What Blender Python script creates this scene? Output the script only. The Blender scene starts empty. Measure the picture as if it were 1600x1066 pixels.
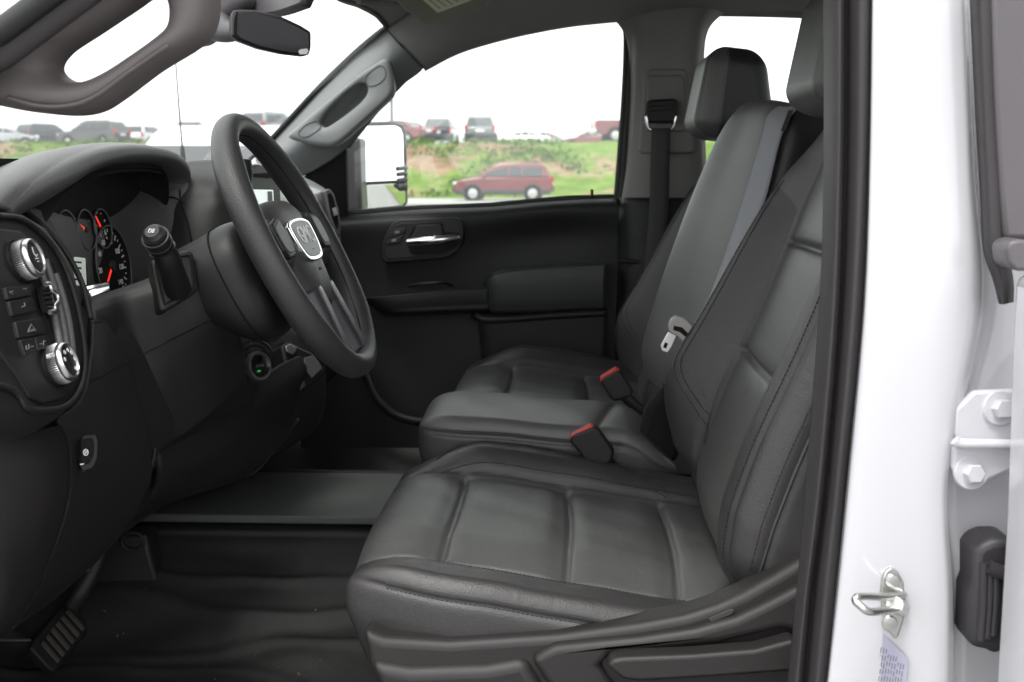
import bpy, bmesh, math, random
import numpy as np
from mathutils import Vector, Matrix, noise as mnoise
random.seed(4)
rng = np.random.default_rng(7)
R = math.radians
C = bpy.context.scene.collection
SC = bpy.context.scene

# ------------------------------------------------------------------ camera
CZ = 1.62                      # eye height above the ground
FPX = 1928.0                   # focal length in photo pixels (1600 wide)
YAW, PITCH = R(2.7), R(7.83)
cam_d = bpy.data.cameras.new('camera')
cam = bpy.data.objects.new('camera', cam_d); C.objects.link(cam)
cam_d.sensor_width = 36.0
cam_d.lens = 36.0 * FPX / 1600.0
cam_d.clip_start = 0.05; cam_d.clip_end = 2000
cam.location = (0, 0, CZ)
cam.rotation_euler = (R(90) - PITCH, 0, YAW)
cam_d.dof.use_dof = True
cam_d.dof.focus_distance = 1.62
cam_d.dof.aperture_fstop = 9.0
SC.camera = cam

# ------------------------------------------------------------------ sky, sun, exposure
world = bpy.data.worlds.new('World'); SC.world = world
world.use_nodes = True
wn = world.node_tree; wn.nodes.clear()
SUN_EL, SUN_ROT = R(62), R(200)
sky = wn.nodes.new('ShaderNodeTexSky'); sky.sky_type = 'NISHITA'; sky.sun_disc = False
sky.sun_elevation = SUN_EL; sky.sun_rotation = SUN_ROT
sky.air_density = 1.0; sky.dust_density = 6.0; sky.ozone_density = 0.5
hs = wn.nodes.new('ShaderNodeHueSaturation'); hs.inputs['Saturation'].default_value = 0.16
bg = wn.nodes.new('ShaderNodeBackground'); bg.inputs['Strength'].default_value = 0.15
wo = wn.nodes.new('ShaderNodeOutputWorld')
wn.links.new(sky.outputs[0], hs.inputs['Color'])
# a thick bright cloud deck over the sky, a little uneven
wtc = wn.nodes.new('ShaderNodeTexCoord'); wns = wn.nodes.new('ShaderNodeTexNoise'); wns.inputs['Scale'].default_value = 2.2; wns.inputs['Detail'].default_value = 5
wrp = wn.nodes.new('ShaderNodeValToRGB'); wrp.color_ramp.elements[0].color = (.80, .83, .87, 1); wrp.color_ramp.elements[1].color = (1, 1, 1, 1)
wml = wn.nodes.new('ShaderNodeMix'); wml.data_type = 'RGBA'; wml.blend_type = 'MULTIPLY'; wml.inputs['Factor'].default_value = 1; wml.inputs[7].default_value = (6.85, 6.78, 6.68, 1)
wmx = wn.nodes.new('ShaderNodeMix'); wmx.data_type = 'RGBA'; wmx.inputs['Factor'].default_value = .82
wn.links.new(wtc.outputs['Generated'], wns.inputs['Vector']); wn.links.new(wns.outputs['Fac'], wrp.inputs[0]); wn.links.new(wrp.outputs[0], wml.inputs[6])
wn.links.new(hs.outputs[0], wmx.inputs[6]); wn.links.new(wml.outputs[2], wmx.inputs[7]); wn.links.new(wmx.outputs[2], bg.inputs['Color'])
wn.links.new(bg.outputs[0], wo.inputs['Surface'])
sun_d = bpy.data.lights.new('sun', 'SUN'); sun_d.energy = 0.8; sun_d.angle = R(14)
sun_d.color = (1.0, 0.97, 0.93)
sun = bpy.data.objects.new('sun', sun_d); C.objects.link(sun)
# sky rotation is measured from +Y clockwise seen from above
sdir = Vector((math.sin(SUN_ROT) * math.cos(SUN_EL), math.cos(SUN_ROT) * math.cos(SUN_EL), math.sin(SUN_EL)))
sun.rotation_euler = (-sdir).to_track_quat('-Z', 'Y').to_euler()
SC.view_settings.view_transform = 'Standard'
SC.view_settings.look = 'None'
SC.view_settings.exposure = 1.5
SC.view_settings.gamma = 1.0
SC.view_settings.use_curve_mapping = False
SC.render.engine = 'CYCLES'
SC.cycles.use_denoising = True
SC.cycles.max_bounces = 10; SC.cycles.diffuse_bounces = 6; SC.cycles.glossy_bounces = 5
SC.cycles.transparent_max_bounces = 16; SC.cycles.caustics_reflective = False
SC.cycles.sample_clamp_indirect = 6.0

# ------------------------------------------------------------------ measuring: photo pixel + real distance -> point in the place
_F = np.array((-math.sin(YAW) * math.cos(PITCH), math.cos(YAW) * math.cos(PITCH), -math.sin(PITCH)))
_R = np.array((math.cos(YAW), math.sin(YAW), 0.0))
_U = np.cross(_R, _F)
EYE = np.array((0, 0, CZ))
def ray(px, py):
    return _F + (px - 800.0) / FPX * _R - (py - 533.0) / FPX * _U
def atY(px, py, Y):
    d = ray(px, py); return EYE + d * (Y / d[1])
def onP(px, py, p0, n=None):
    if n is None: p0, n = p0
    d = ray(px, py); n = np.asarray(n, float)
    return EYE + d * (np.dot(np.asarray(p0) - EYE, n) / np.dot(d, n))

# ------------------------------------------------------------------ object plumbing
def tag(o, label=None, cat=None, group=None, kind=None):
    if label: o['label'] = label
    if cat: o['category'] = cat
    if group: o['group'] = group
    if kind: o['kind'] = kind
    return o
def thing(name, label, cat, loc=(0, 0, 0), group=None):
    o = bpy.data.objects.new(name, None); C.objects.link(o)
    o.empty_display_size = 0.05
    o.location = loc
    return tag(o, label, cat, group)
_world = {}
def wloc(o):
    v = Vector((0, 0, 0))
    while o is not None:
        v = v + o.location; o = o.parent
    return v
def link(name, me, mat, parent=None, smooth=True, sharp=None, label=None):
    o = bpy.data.objects.new(name, me); C.objects.link(o)
    if mat is not None: me.materials.append(mat)
    if smooth:
        me.shade_smooth()
        if sharp is not None: me.set_sharp_from_angle(angle=R(sharp))
    if parent is not None:
        o.parent = parent
        off = wloc(parent)
        if off.length > 1e-9: me.transform(Matrix.Translation(-off))
    if label: o['label'] = label
    return o
def mk(name, V, Fc, mat, parent=None, smooth=True, sharp=None, label=None, recalc=True):
    me = bpy.data.meshes.new(name)
    me.from_pydata([tuple(map(float, v)) for v in V], [], [tuple(int(i) for i in f) for f in Fc])
    if recalc:
        bm = bmesh.new(); bm.from_mesh(me)
        bmesh.ops.recalc_face_normals(bm, faces=bm.faces); bm.to_mesh(me); bm.free()
    return link(name, me, mat, parent, smooth, sharp, label)
def bevel(o, w, seg=3, ang=35):
    m = o.modifiers.new('bevel', 'BEVEL'); m.width = w; m.segments = seg
    m.limit_method = 'ANGLE'; m.angle_limit = R(ang); m.harden_normals = False
    m.use_clamp_overlap = True
    return o
def solid(o, t, off=-1):
    m = o.modifiers.new('solid', 'SOLIDIFY'); m.thickness = t; m.offset = off
    return o

# ------------------------------------------------------------------ shape builders
def cr(P, n, closed=False):
    """Catmull-Rom through the rows of P, n samples."""
    P = np.asarray(P, float); m = len(P)
    if closed:
        t = np.linspace(0, m, n, endpoint=False)
        i = np.floor(t).astype(int); f = (t - i)[:, None]
        a, b, c, d = P[(i - 1) % m], P[i % m], P[(i + 1) % m], P[(i + 2) % m]
    else:
        if m == 2:
            f = np.linspace(0, 1, n)[:, None]; return P[0] * (1 - f) + P[1] * f
        Q = np.vstack((2 * P[0] - P[1], P, 2 * P[-1] - P[-2]))
        t = np.linspace(0, m - 1, n); i = np.minimum(np.floor(t).astype(int), m - 2); f = (t - i)[:, None]
        a, b, c, d = Q[i], Q[i + 1], Q[i + 2], Q[i + 3]
    return 0.5 * (2 * b + (c - a) * f + (2 * a - 5 * b + 4 * c - d) * f ** 2 + (3 * b - a - 3 * c + d) * f ** 3)
def grid_faces(nu, nv, closed_u=False):
    Fc = []
    for i in range(nu if closed_u else nu - 1):
        for j in range(nv - 1):
            a = i * nv + j; b = ((i + 1) % nu) * nv + j
            Fc.append((a, b, b + 1, a + 1))
    return Fc
def surf(net, nu, nv):
    """net: rows of control points -> (nu,nv,3) smooth surface."""
    rows = np.array([cr(r, nv) for r in net])
    return np.stack([cr(rows[:, j], nu) for j in range(nv)], axis=1)
def patch(name, net, nu, nv, mat, parent=None, th=0.006, fn=None, label=None, off=-1):
    S = surf(net, nu, nv)
    if fn is not None: S = fn(S)
    # the shown side faces the cabin doorway; the sheet's thickness goes behind it
    a, b = S[1:, :-1] - S[:-1, :-1], S[:-1, 1:] - S[:-1, :-1]
    nr = np.cross(a, b); flip = np.sum(nr * (EYE - S[:-1, :-1])) > 0
    Fc = grid_faces(nu, nv)
    if not flip: Fc = [f[::-1] for f in Fc]
    o = mk(name, S.reshape(-1, 3), Fc, mat, parent, label=label, recalc=False)
    if th: solid(o, th, -1)
    return o
def pxnet(rows):
    return [[atY(*q) for q in r] for r in rows]
def tube_mesh(P, rad, seg=10, closed=False, flat=1.0, upv=None):
    P = np.asarray(P, float); n = len(P)
    rad = np.full(n, rad) if np.isscalar(rad) else np.interp(np.linspace(0, 1, n), np.linspace(0, 1, len(rad)), rad)
    T = np.gradient(P, axis=0) if not closed else (np.roll(P, -1, 0) - np.roll(P, 1, 0))
    T /= np.linalg.norm(T, axis=1)[:, None] + 1e-12
    u = np.array(upv if upv is not None else (0, 0, 1.0), float)
    if upv is None and abs(T[0] @ u) > .9: u = np.array((0, 1.0, 0))
    V = []
    for i in range(n):
        u = u - T[i] * (u @ T[i]); u /= np.linalg.norm(u) + 1e-12
        w = np.cross(T[i], u)
        for k in range(seg):
            a = 2 * math.pi * k / seg
            V.append(P[i] + rad[i] * (math.cos(a) * u + flat * math.sin(a) * w))
    Fc = []
    for i in range(n if closed else n - 1):
        for k in range(seg):
            a = i * seg + k; b = i * seg + (k + 1) % seg
            c = ((i + 1) % n) * seg
            Fc.append((a, b, c + (k + 1) % seg, c + k))
    if not closed:
        Fc.append(tuple(range(seg))[::-1]); Fc.append(tuple((n - 1) * seg + k for k in range(seg)))
    return np.array(V), Fc
def tube(name, P, rad, mat, parent=None, seg=12, n=None, closed=False, flat=1.0, upv=None, label=None):
    if n: P = cr(P, n, closed)
    V, Fc = tube_mesh(P, rad, seg, closed, flat, upv)
    return mk(name, V, Fc, mat, parent, sharp=50, label=label)
def slab(name, P, depth, mat, parent=None, bev=0.003, seg=3, sm=None, label=None, back=None):
    """P: outline points (roughly planar). Extruded by the vector `depth`. sm: resample the outline smoothly to sm points."""
    P = np.asarray(P, float)
    if sm: P = cr(P, sm, True)
    n = len(P); depth = np.asarray(depth, float)
    Q = P + depth
    if back is not None:
        c = Q.mean(0); Q = c + (Q - c) * back
    V = np.vstack((P, Q))
    Fc = [tuple(range(n)), tuple(range(2 * n - 1, n - 1, -1))] + [(i, (i + 1) % n, n + (i + 1) % n, n + i) for i in range(n)]
    o = mk(name, V, Fc, mat, parent, sharp=40, label=label)
    if bev: bevel(o, bev, seg)
    return o
def slabY(name, px, Y, dY, mat, parent=None, **k):
    """outline in photo pixels at distance Y, extruded along Y."""
    return slab(name, [atY(x, y, Y) for x, y in px], (0, dY, 0), mat, parent, **k)
def slabP(name, px, pl, d, mat, parent=None, **k):
    """outline in photo pixels on the plane pl=(point,normal); extruded d along the normal."""
    n = np.asarray(pl[1], float); n = n / np.linalg.norm(n)
    return slab(name, [onP(x, y, *pl) for x, y in px], n * d, mat, parent, **k)
def frame(n, up=(0, 0, 1)):
    n = np.asarray(n, float); n = n / np.linalg.norm(n)
    u = np.cross(np.asarray(up, float), n); u /= np.linalg.norm(u)
    return u, np.cross(n, u), n
def lathe(name, prof, c, n, mat, parent=None, seg=40, label=None, knurl=0, sharp=35):
    """prof: (radius, height) pairs along the axis n from c."""
    u, v, n = frame(n, (0, 0, 1) if abs(n[2]) < .9 else (0, 1, 0)); c = np.asarray(c, float)
    V = []
    for k in range(seg):
        a = 2 * math.pi * k / seg
        for (r, h) in prof:
            rr = r * (1 + (knurl if k % 2 else 0) * (1 if r > 0 else 0))
            V.append(c + rr * (math.cos(a) * u + math.sin(a) * v) + h * n)
    Fc = grid_faces(seg, len(prof), True)
    o = mk(name, V, Fc, mat, parent, sharp=sharp, label=label)
    return o
def cubegrid(h, step):
    """surface points of a box of half sizes h, sampled at `step`; merged; quads."""
    h = np.asarray(h, float)
    V = []; Fc = []
    ns = [max(2, int(round(2 * h[i] / step)) + 1) for i in range(3)]
    for ax in range(3):
        b, c = [i for i in range(3) if i != ax]
        gb = np.linspace(-h[b], h[b], ns[b]); gc = np.linspace(-h[c], h[c], ns[c])
        for s in (-1, 1):
            G = np.zeros((ns[b], ns[c], 3)); G[..., ax] = s * h[ax]
            G[..., b] = gb[:, None]; G[..., c] = gc[None, :]
            base = sum(len(x) for x in V); V.append(G.reshape(-1, 3))
            Fc += [tuple(base + i for i in f) for f in grid_faces(ns[b], ns[c])]
    V = np.vstack(V)
    key = np.round(V / 1e-6).astype(np.int64)
    _, first, inv = np.unique(key, axis=0, return_index=True, return_inverse=True)
    inv = np.asarray(inv).reshape(-1)
    return V[first], [tuple(inv[i] for i in f) for f in Fc]
def roundmap(V, h, r):
    h = np.asarray(h, float); r = np.asarray(r, float) * np.ones(3)
    inner = h - r
    q = np.clip(V, -inner, inner); d = (V - q) / r
    m = np.abs(d).max(1); L = np.linalg.norm(d, axis=1)
    k = np.where(L > 1e-9, m / np.maximum(L, 1e-9), 1.0)
    return q + d * k[:, None] * r
def rbox(name, h, r, mat, parent=None, step=0.01, M=None, fn=None, label=None, attr=None):
    """rounded box half sizes h, radii r; fn deforms the local points; M places them."""
    V, Fc = cubegrid(h, step)
    V = roundmap(V, h, np.minimum(r, np.asarray(h) * .999))
    W = V
    if fn is not None: V = fn(V)
    if M is not None:
        A = np.array(M); V = V @ A[:3, :3].T + A[:3, 3]
    o = mk(name, V, Fc, mat, parent, label=label)
    for k, f in (attr or {}).items():      # signed distance (cm) to the edge of a shade-darkened bolster or black panel
        at = o.data.attributes.new(k, 'FLOAT', 'POINT'); at.data.foreach_set('value', np.ascontiguousarray(f(W) * 100.0, dtype=np.float32))
    return o
from mathutils.bvhtree import BVHTree
def seam(name, obj, px, r, mt, parent=None, n=40, sink=0.0):
    """a thin groove line lying on the surface of obj, following photo pixels px"""
    me = obj.data; off = np.array(wloc(obj)); V = [tuple(np.array(v.co) + off) for v in me.vertices]
    bv = BVHTree.FromPolygons(V, [tuple(p.vertices) for p in me.polygons])
    pts = []
    for x, y in cr(np.array(px, float), n):
        d = Vector(ray(x, y)).normalized(); h = bv.ray_cast(Vector(EYE), d)
        if h[0] is not None: pts.append(np.array(h[0]) - np.array(d) * (r * .25 - sink))
    if len(pts) < 3: print('SEAM MISS', name, px[0]); return None
    return tube(name, pts, r, mt, parent or obj, seg=6)
def place(o=(0, 0, 0), x=None, y=None, z=None):
    """matrix with the given world axes"""
    x, y, z = [np.asarray(q, float) / np.linalg.norm(q) for q in (x, y, z)]
    M = np.eye(4); M[:3, 0], M[:3, 1], M[:3, 2], M[:3, 3] = x, y, z, o
    return M
def text(name, s, size, o, x, y, mat, parent, ext=0.0003, label=None):
    """flat lettering as a mesh: baseline centre o, reading direction x, up y."""
    cu = bpy.data.curves.new(name, 'FONT'); cu.body = s; cu.size = size; cu.align_x = 'CENTER'; cu.align_y = 'CENTER'
    cu.extrude = ext
    tmp = bpy.data.objects.new('tmp', cu); C.objects.link(tmp)
    me = bpy.data.meshes.new_from_object(tmp.evaluated_get(bpy.context.evaluated_depsgraph_get()))
    bpy.data.objects.remove(tmp)
    x = np.asarray(x, float) / np.linalg.norm(x); y = np.asarray(y, float) / np.linalg.norm(y)
    me.transform(Matrix(place(o, x, y, np.cross(x, y)).tolist()))
    return link(name, me, mat, parent, smooth=False, label=label)
def stitches(name, P, mat, parent, pitch=0.0056, ln=0.0043, r=0.0008):
    """a row of short threads along the path P: one seam's stitching"""
    P = np.asarray(P, float)
    s = np.concatenate(([0], np.cumsum(np.linalg.norm(np.diff(P, axis=0), axis=1))))
    V = []; Fc = []
    t = pitch * .5
    while t + ln < s[-1]:
        q = np.stack([[np.interp(tt, s, P[:, k]) for k in range(3)] for tt in (t, t + ln * .5, t + ln)])
        v, f = tube_mesh(q, [r * .6, r, r * .6], 5)
        b = len(V); V += list(v); Fc += [tuple(b + i for i in g) for g in f]
        t += pitch
    return mk(name, V, Fc, mat, parent)

# ------------------------------------------------------------------ materials
def mat(name, col, rough=0.5, metal=0.0, grain=0.0, gscale=900.0, var=0.0, vscale=6.0, coat=0.0, spec=0.5, kind='noise', emit=None, rvar=0.0, sheen=0.0):
    m = bpy.data.materials.new(name); m.use_nodes = True
    nt = m.node_tree; b = nt.nodes['Principled BSDF']
    b.inputs['Base Color'].default_value = (*col, 1); b.inputs['Roughness'].default_value = rough
    b.inputs['Metallic'].default_value = metal
    b.inputs['Specular IOR Level'].default_value = spec
    if coat: b.inputs['Coat Weight'].default_value = coat; b.inputs['Coat Roughness'].default_value = 0.04
    if sheen: b.inputs['Sheen Weight'].default_value = sheen; b.inputs['Sheen Roughness'].default_value = .4
    tc = nt.nodes.new('ShaderNodeTexCoord')
    if var or rvar:
        n = nt.nodes.new('ShaderNodeTexNoise'); n.inputs['Scale'].default_value = vscale; n.inputs['Detail'].default_value = 6; n.inputs['Roughness'].default_value = .65
        nt.links.new(tc.outputs['Object'], n.inputs['Vector'])
        if var:
            r = nt.nodes.new('ShaderNodeMapRange'); r.inputs['To Min'].default_value = 1 - var; r.inputs['To Max'].default_value = 1 + var
            nt.links.new(n.outputs['Fac'], r.inputs['Value'])
            x = nt.nodes.new('ShaderNodeMix'); x.data_type = 'RGBA'; x.blend_type = 'MULTIPLY'; x.inputs['Factor'].default_value = 1
            x.inputs[6].default_value = (*col, 1); nt.links.new(r.outputs[0], x.inputs[7]); nt.links.new(x.outputs[2], b.inputs['Base Color'])
        if rvar:
            r2 = nt.nodes.new('ShaderNodeMapRange'); r2.inputs['To Min'].default_value = rough - rvar; r2.inputs['To Max'].default_value = rough + rvar
            nt.links.new(n.outputs['Fac'], r2.inputs['Value']); nt.links.new(r2.outputs[0], b.inputs['Roughness'])
    if grain:
        if kind == 'vor':
            g = nt.nodes.new('ShaderNodeTexVoronoi'); g.inputs['Scale'].default_value = gscale; o = g.outputs['Distance']
        else:
            g = nt.nodes.new('ShaderNodeTexNoise'); g.inputs['Scale'].default_value = gscale; g.inputs['Detail'].default_value = 3; o = g.outputs['Fac']
        nt.links.new(tc.outputs['Object'], g.inputs['Vector'])
        bp = nt.nodes.new('ShaderNodeBump'); bp.inputs['Strength'].default_value = grain; bp.inputs['Distance'].default_value = 0.001
        nt.links.new(o, bp.inputs['Height']); nt.links.new(bp.outputs[0], b.inputs['Normal'])
    if emit:
        b.inputs['Emission Color'].default_value = (*emit[0], 1); b.inputs['Emission Strength'].default_value = emit[1]
    return m
def glass_mat(name, tint=(1, 1, 1), refl=1.0):
    m = bpy.data.materials.new(name); m.use_nodes = True
    nt = m.node_tree; nt.nodes.clear()
    o = nt.nodes.new('ShaderNodeOutputMaterial'); t = nt.nodes.new('ShaderNodeBsdfTransparent'); t.inputs[0].default_value = (*tint, 1)
    g = nt.nodes.new('ShaderNodeBsdfGlossy'); g.inputs['Roughness'].default_value = 0.0; g.inputs[0].default_value = (refl, refl, refl, 1)
    f = nt.nodes.new('ShaderNodeFresnel'); f.inputs['IOR'].default_value = 1.45
    x = nt.nodes.new('ShaderNodeMixShader')
    nt.links.new(f.outputs[0], x.inputs[0]); nt.links.new(t.outputs[0], x.inputs[1]); nt.links.new(g.outputs[0], x.inputs[2]); nt.links.new(x.outputs[0], o.inputs[0])
    return m
M_vinyl = mat('seat_vinyl', (0.066, 0.067, 0.0645), 0.44, grain=0.16, gscale=1100, kind='vor', var=.08, rvar=.05, vscale=9)
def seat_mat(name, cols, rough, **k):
    """vinyl with shade painted into the bolster colour, and black back panels; the panel edges come from the mesh"""
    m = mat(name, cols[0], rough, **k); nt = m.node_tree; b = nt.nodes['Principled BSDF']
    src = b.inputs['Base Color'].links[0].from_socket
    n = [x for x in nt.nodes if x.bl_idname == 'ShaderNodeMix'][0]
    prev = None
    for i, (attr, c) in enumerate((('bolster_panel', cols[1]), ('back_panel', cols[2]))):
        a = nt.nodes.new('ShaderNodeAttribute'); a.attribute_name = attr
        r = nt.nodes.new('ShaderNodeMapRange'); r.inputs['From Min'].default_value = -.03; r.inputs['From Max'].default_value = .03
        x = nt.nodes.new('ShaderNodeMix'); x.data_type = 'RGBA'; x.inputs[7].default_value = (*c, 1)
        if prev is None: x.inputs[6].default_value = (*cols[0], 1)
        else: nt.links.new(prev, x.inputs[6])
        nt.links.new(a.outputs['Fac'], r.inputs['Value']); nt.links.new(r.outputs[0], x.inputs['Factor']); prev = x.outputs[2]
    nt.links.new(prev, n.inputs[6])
    # broad soft unevenness of stretched vinyl under the fine grain
    bp = [x for x in nt.nodes if x.bl_idname == 'ShaderNodeBump'][0]
    n2 = nt.nodes.new('ShaderNodeTexNoise'); n2.inputs['Scale'].default_value = 42; n2.inputs['Detail'].default_value = 4; n2.inputs['Distortion'].default_value = .6
    b2 = nt.nodes.new('ShaderNodeBump'); b2.inputs['Strength'].default_value = .22; b2.inputs['Distance'].default_value = .0035
    tc2 = [x for x in nt.nodes if x.bl_idname == 'ShaderNodeTexCoord'][0]
    nt.links.new(tc2.outputs['Object'], n2.inputs['Vector']); nt.links.new(n2.outputs['Fac'], b2.inputs['Height']); nt.links.new(b2.outputs[0], bp.inputs['Normal'])
    return m
M_seat = seat_mat('seat_panels', ((0.066, 0.067, 0.0645), (0.0275, 0.0262, 0.0263), (0.011, 0.011, 0.012)), 0.43, grain=0.26, gscale=600, kind='vor', var=.10, rvar=.06, vscale=14)  # bolsters are the same vinyl, darkened here for their shading
M_bolster = mat('bolster_vinyl', (0.024, 0.0235, 0.024), 0.46, grain=0.14, gscale=1100, kind='vor', var=.08, rvar=.05, vscale=9)
M_black_vinyl = mat('black_vinyl', (0.012, 0.012, 0.013), 0.5, grain=0.2, gscale=900, kind='vor')
M_thread = mat('seam_thread', (0.009, 0.009, 0.009), 0.6)
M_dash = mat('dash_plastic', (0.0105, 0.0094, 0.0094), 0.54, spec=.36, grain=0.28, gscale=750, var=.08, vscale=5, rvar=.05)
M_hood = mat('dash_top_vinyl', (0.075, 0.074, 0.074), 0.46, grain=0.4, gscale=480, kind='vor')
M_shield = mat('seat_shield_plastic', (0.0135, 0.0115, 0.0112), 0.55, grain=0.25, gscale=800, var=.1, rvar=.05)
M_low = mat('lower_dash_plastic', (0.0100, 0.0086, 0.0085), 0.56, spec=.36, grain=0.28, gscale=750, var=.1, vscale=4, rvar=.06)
M_black = mat('satin_black', (0.0085, 0.0081, 0.0085), 0.50, spec=.36, grain=.12, gscale=1000, rvar=.06)
M_pure = mat('matte_black', (0.0035, 0.0035, 0.0035), 0.75, spec=.2)
M_cowl = mat('gauge_cowl_black', (0.005, 0.005, 0.005), 0.85, spec=.2)
M_gloss = mat('gloss_black', (0.006, 0.006, 0.007), 0.12)
M_wheel = mat('wheel_urethane', (0.028, 0.027, 0.028), 0.44, grain=.35, gscale=620, kind='vor')
M_hub = mat('wheel_hub_plastic', (0.040, 0.037, 0.037), 0.45, grain=.2, gscale=1200)
M_spoke = mat('spoke_plastic', (0.034, 0.029, 0.035), 0.33, grain=.05)
M_door = mat('door_plastic', (0.0075, 0.0081, 0.0081), 0.56, spec=.36, grain=.25, gscale=800, var=.07, rvar=.05)
M_arm = mat('armrest_vinyl', (0.020, 0.021, 0.022), 0.5, grain=.25, gscale=900, kind='vor')
M_pillar = mat('pillar_grey', (0.21, 0.218, 0.223), 0.55, grain=.2, gscale=1300, var=.05)
M_bpillar = mat('pillar_warm_grey', (0.20, 0.196, 0.19), 0.6, grain=.2, gscale=1300, var=.05)
M_pocket = mat('pocket_grey', (0.035, 0.035, 0.035), 0.55, grain=.2, gscale=1300)
M_liner = mat('headliner_fabric', (0.34, 0.335, 0.325), 0.95, grain=.5, gscale=1500, var=.08, vscale=30, spec=.1)
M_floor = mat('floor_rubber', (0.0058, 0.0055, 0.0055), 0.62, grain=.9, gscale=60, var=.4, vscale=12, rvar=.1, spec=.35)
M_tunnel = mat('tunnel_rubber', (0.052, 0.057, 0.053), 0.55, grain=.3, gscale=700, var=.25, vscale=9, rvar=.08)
M_chrome = mat('chrome', (0.86, 0.86, 0.87), 0.13, metal=1.0)
M_satin = mat('satin_metal', (0.62, 0.62, 0.62), 0.28, metal=1.0)
M_zinc = mat('zinc_plate', (0.56, 0.56, 0.54), 0.3, metal=1.0, grain=.05, gscale=300)
M_white = mat('white_paint', (0.50, 0.50, 0.525), 0.25, coat=.7, var=.012, vscale=4)
M_rubber = mat('rubber_seal', (0.028, 0.025, 0.027), 0.6, grain=.15, gscale=700, var=.1, vscale=14)
M_rubber_dark = mat('black_rubber_seal', (0.009, 0.010, 0.010), 0.55, grain=.1, gscale=700)
M_frame_grey = mat('door_frame_applique', (0.085, 0.078, 0.085), 0.4, var=.05)
M_glass = glass_mat('window_glass', (0.93, 0.96, 0.94))
M_tint = glass_mat('rear_glass', (0.80, 0.82, 0.83))
M_mirror = mat('mirror_glass', (0.92, 0.93, 0.92), 0.015, metal=1.0)
M_dark_mirror = mat('dark_mirror_glass', (0.028, 0.028, 0.03), 0.04, metal=1.0)
M_red = mat('red_plastic', (0.50, 0.018, 0.012), 0.35)
M_web = mat('belt_webbing', (0.27, 0.28, 0.30), 0.75, grain=.5, gscale=900, var=.08, vscale=60)
M_web_dark = mat('black_belt_webbing', (0.03, 0.03, 0.032), 0.75, grain=.5, gscale=900)
M_beige = mat('latch_grey', (0.32, 0.31, 0.29), 0.45)
M_mark = mat('white_marking', (0.75, 0.75, 0.74), 0.5)
M_roll = mat('dash_roll_trim', (0.30, 0.31, 0.31), 0.28, grain=.05)  # pale base colour stands in for sky reflected on the glossy roll
M_mark_dim = mat('grey_marking', (0.16, 0.16, 0.16), 0.5)
M_needle = mat('lit_needle', (0.8, 0.02, 0.01), 0.4, emit=((1, 0.03, 0.015), .35))
M_lit = mat('lit_display', (0.02, 0.02, 0.02), 0.15, emit=((0.75, 0.85, 0.75), .16))
M_screen = mat('screen_reflection', (0.75, 0.78, 0.76), 0.12, emit=((0.85, 0.95, 0.92), .2))  # white base and glow imitate a reflection on the screen
M_green = mat('green_indicator', (0.02, 0.3, 0.08), 0.4, emit=((0.05, 1, 0.25), .08))
M_label = mat('label_paper', (0.33, 0.33, 0.42), 0.45)
M_labelink = mat('label_ink', (0.12, 0.12, 0.15), 0.6)
M_visor = mat('visor_vinyl', (0.22, 0.215, 0.15), 0.75, grain=.3, gscale=900)
M_visor_label = mat('visor_label', (0.72, 0.72, 0.42), 0.5)
M_emblem = mat('emblem_face', (0.10, 0.097, 0.094), 0.4)
M_weld = mat('hinge_paint', (0.54, 0.54, 0.57), 0.35)
M_boot = mat('boot_rubber', (0.022, 0.020, 0.023), 0.5, grain=.1, gscale=400)
def sst(a, b, x):
    t = np.clip((x - a) / (b - a), 0, 1); return t * t * (3 - 2 * t)
def gs(x, w): return np.exp(-(x / w) ** 2)
FLOOR = CZ - 0.74
# ================================================================== TRUCK SHELL
TR = thing('pickup_truck', 'white crew cab pickup truck seen through its open driver doorway', 'truck', (0.2, 2.05, 0))
L3 = lambda *p: np.array((p[0], p[1], CZ + p[2]))
# ---- floor: sheet of rubber from the sill over the tunnel to the far side
def floor_net():
    prof = [(1.16, -.66), (1.24, -.70), (1.34, -.735), (1.52, -.742), (1.62, -.735), (1.70, -.700), (1.775, -.645), (1.835, -.598), (1.862, -.572), (1.90, -.557), (2.14, -.557), (2.165, -.562), (2.26, -.63), (2.36, -.735), (2.60, -.742), (2.78, -.72), (2.86, -.64)]
    rows = []
    for X in (-1.25, -1.05, -.90, -.78, -.62, -.40, -.1, .3, .8, 1.45):
        rise = .36 * max(0, min(1, (-.78 - X) / .47)) ** 1.2
        rows.append([L3(X, y, max(z, -.745) + rise * (1 if z < -.56 else .75)) for y, z in prof])
    return rows
def wrinkle(S):
    x, y = S[..., 0], S[..., 1]
    slope = sst(1.60, 1.70, y) * (1 - sst(1.84, 1.87, y))
    w = .004 * np.sin(x * 9 + 40 * (y - 1.6) + 1.5 * np.sin(x * 14)) * slope
    w += .003 * np.sin(x * 23 - y * 17 + 2 * np.sin(y * 31)) * (1 - sst(1.8, 1.85, y))
    for y0, a, wd, k, ph in ((1.815, .010, .007, 5, 0), (1.772, .012, .009, 7, 1.2), (1.715, .014, .008, 6, 2.4), (1.665, .008, .007, 9, .6), (1.60, .006, .006, 5, 3.0)):
        w += .6 * a * gs(y - y0 - .016 * np.sin(x * k + ph) - .008 * np.sin(x * k * 2.7 + ph), wd) * (.35 + .65 * np.sin(x * 3.1 + ph * 2) ** 2) * (1 - sst(1.845, 1.86, y))
    w += .004 * gs(np.mod(y + .55 * x + .02, .028) - .014, .005) * (x < -.45) * (x > -.72) * (y < 1.56)
    S = S.copy(); S[..., 2] += w; return S
fl = patch('floor_mat', floor_net(), 220, 420, M_floor, TR, th=.02, fn=wrinkle)
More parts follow.
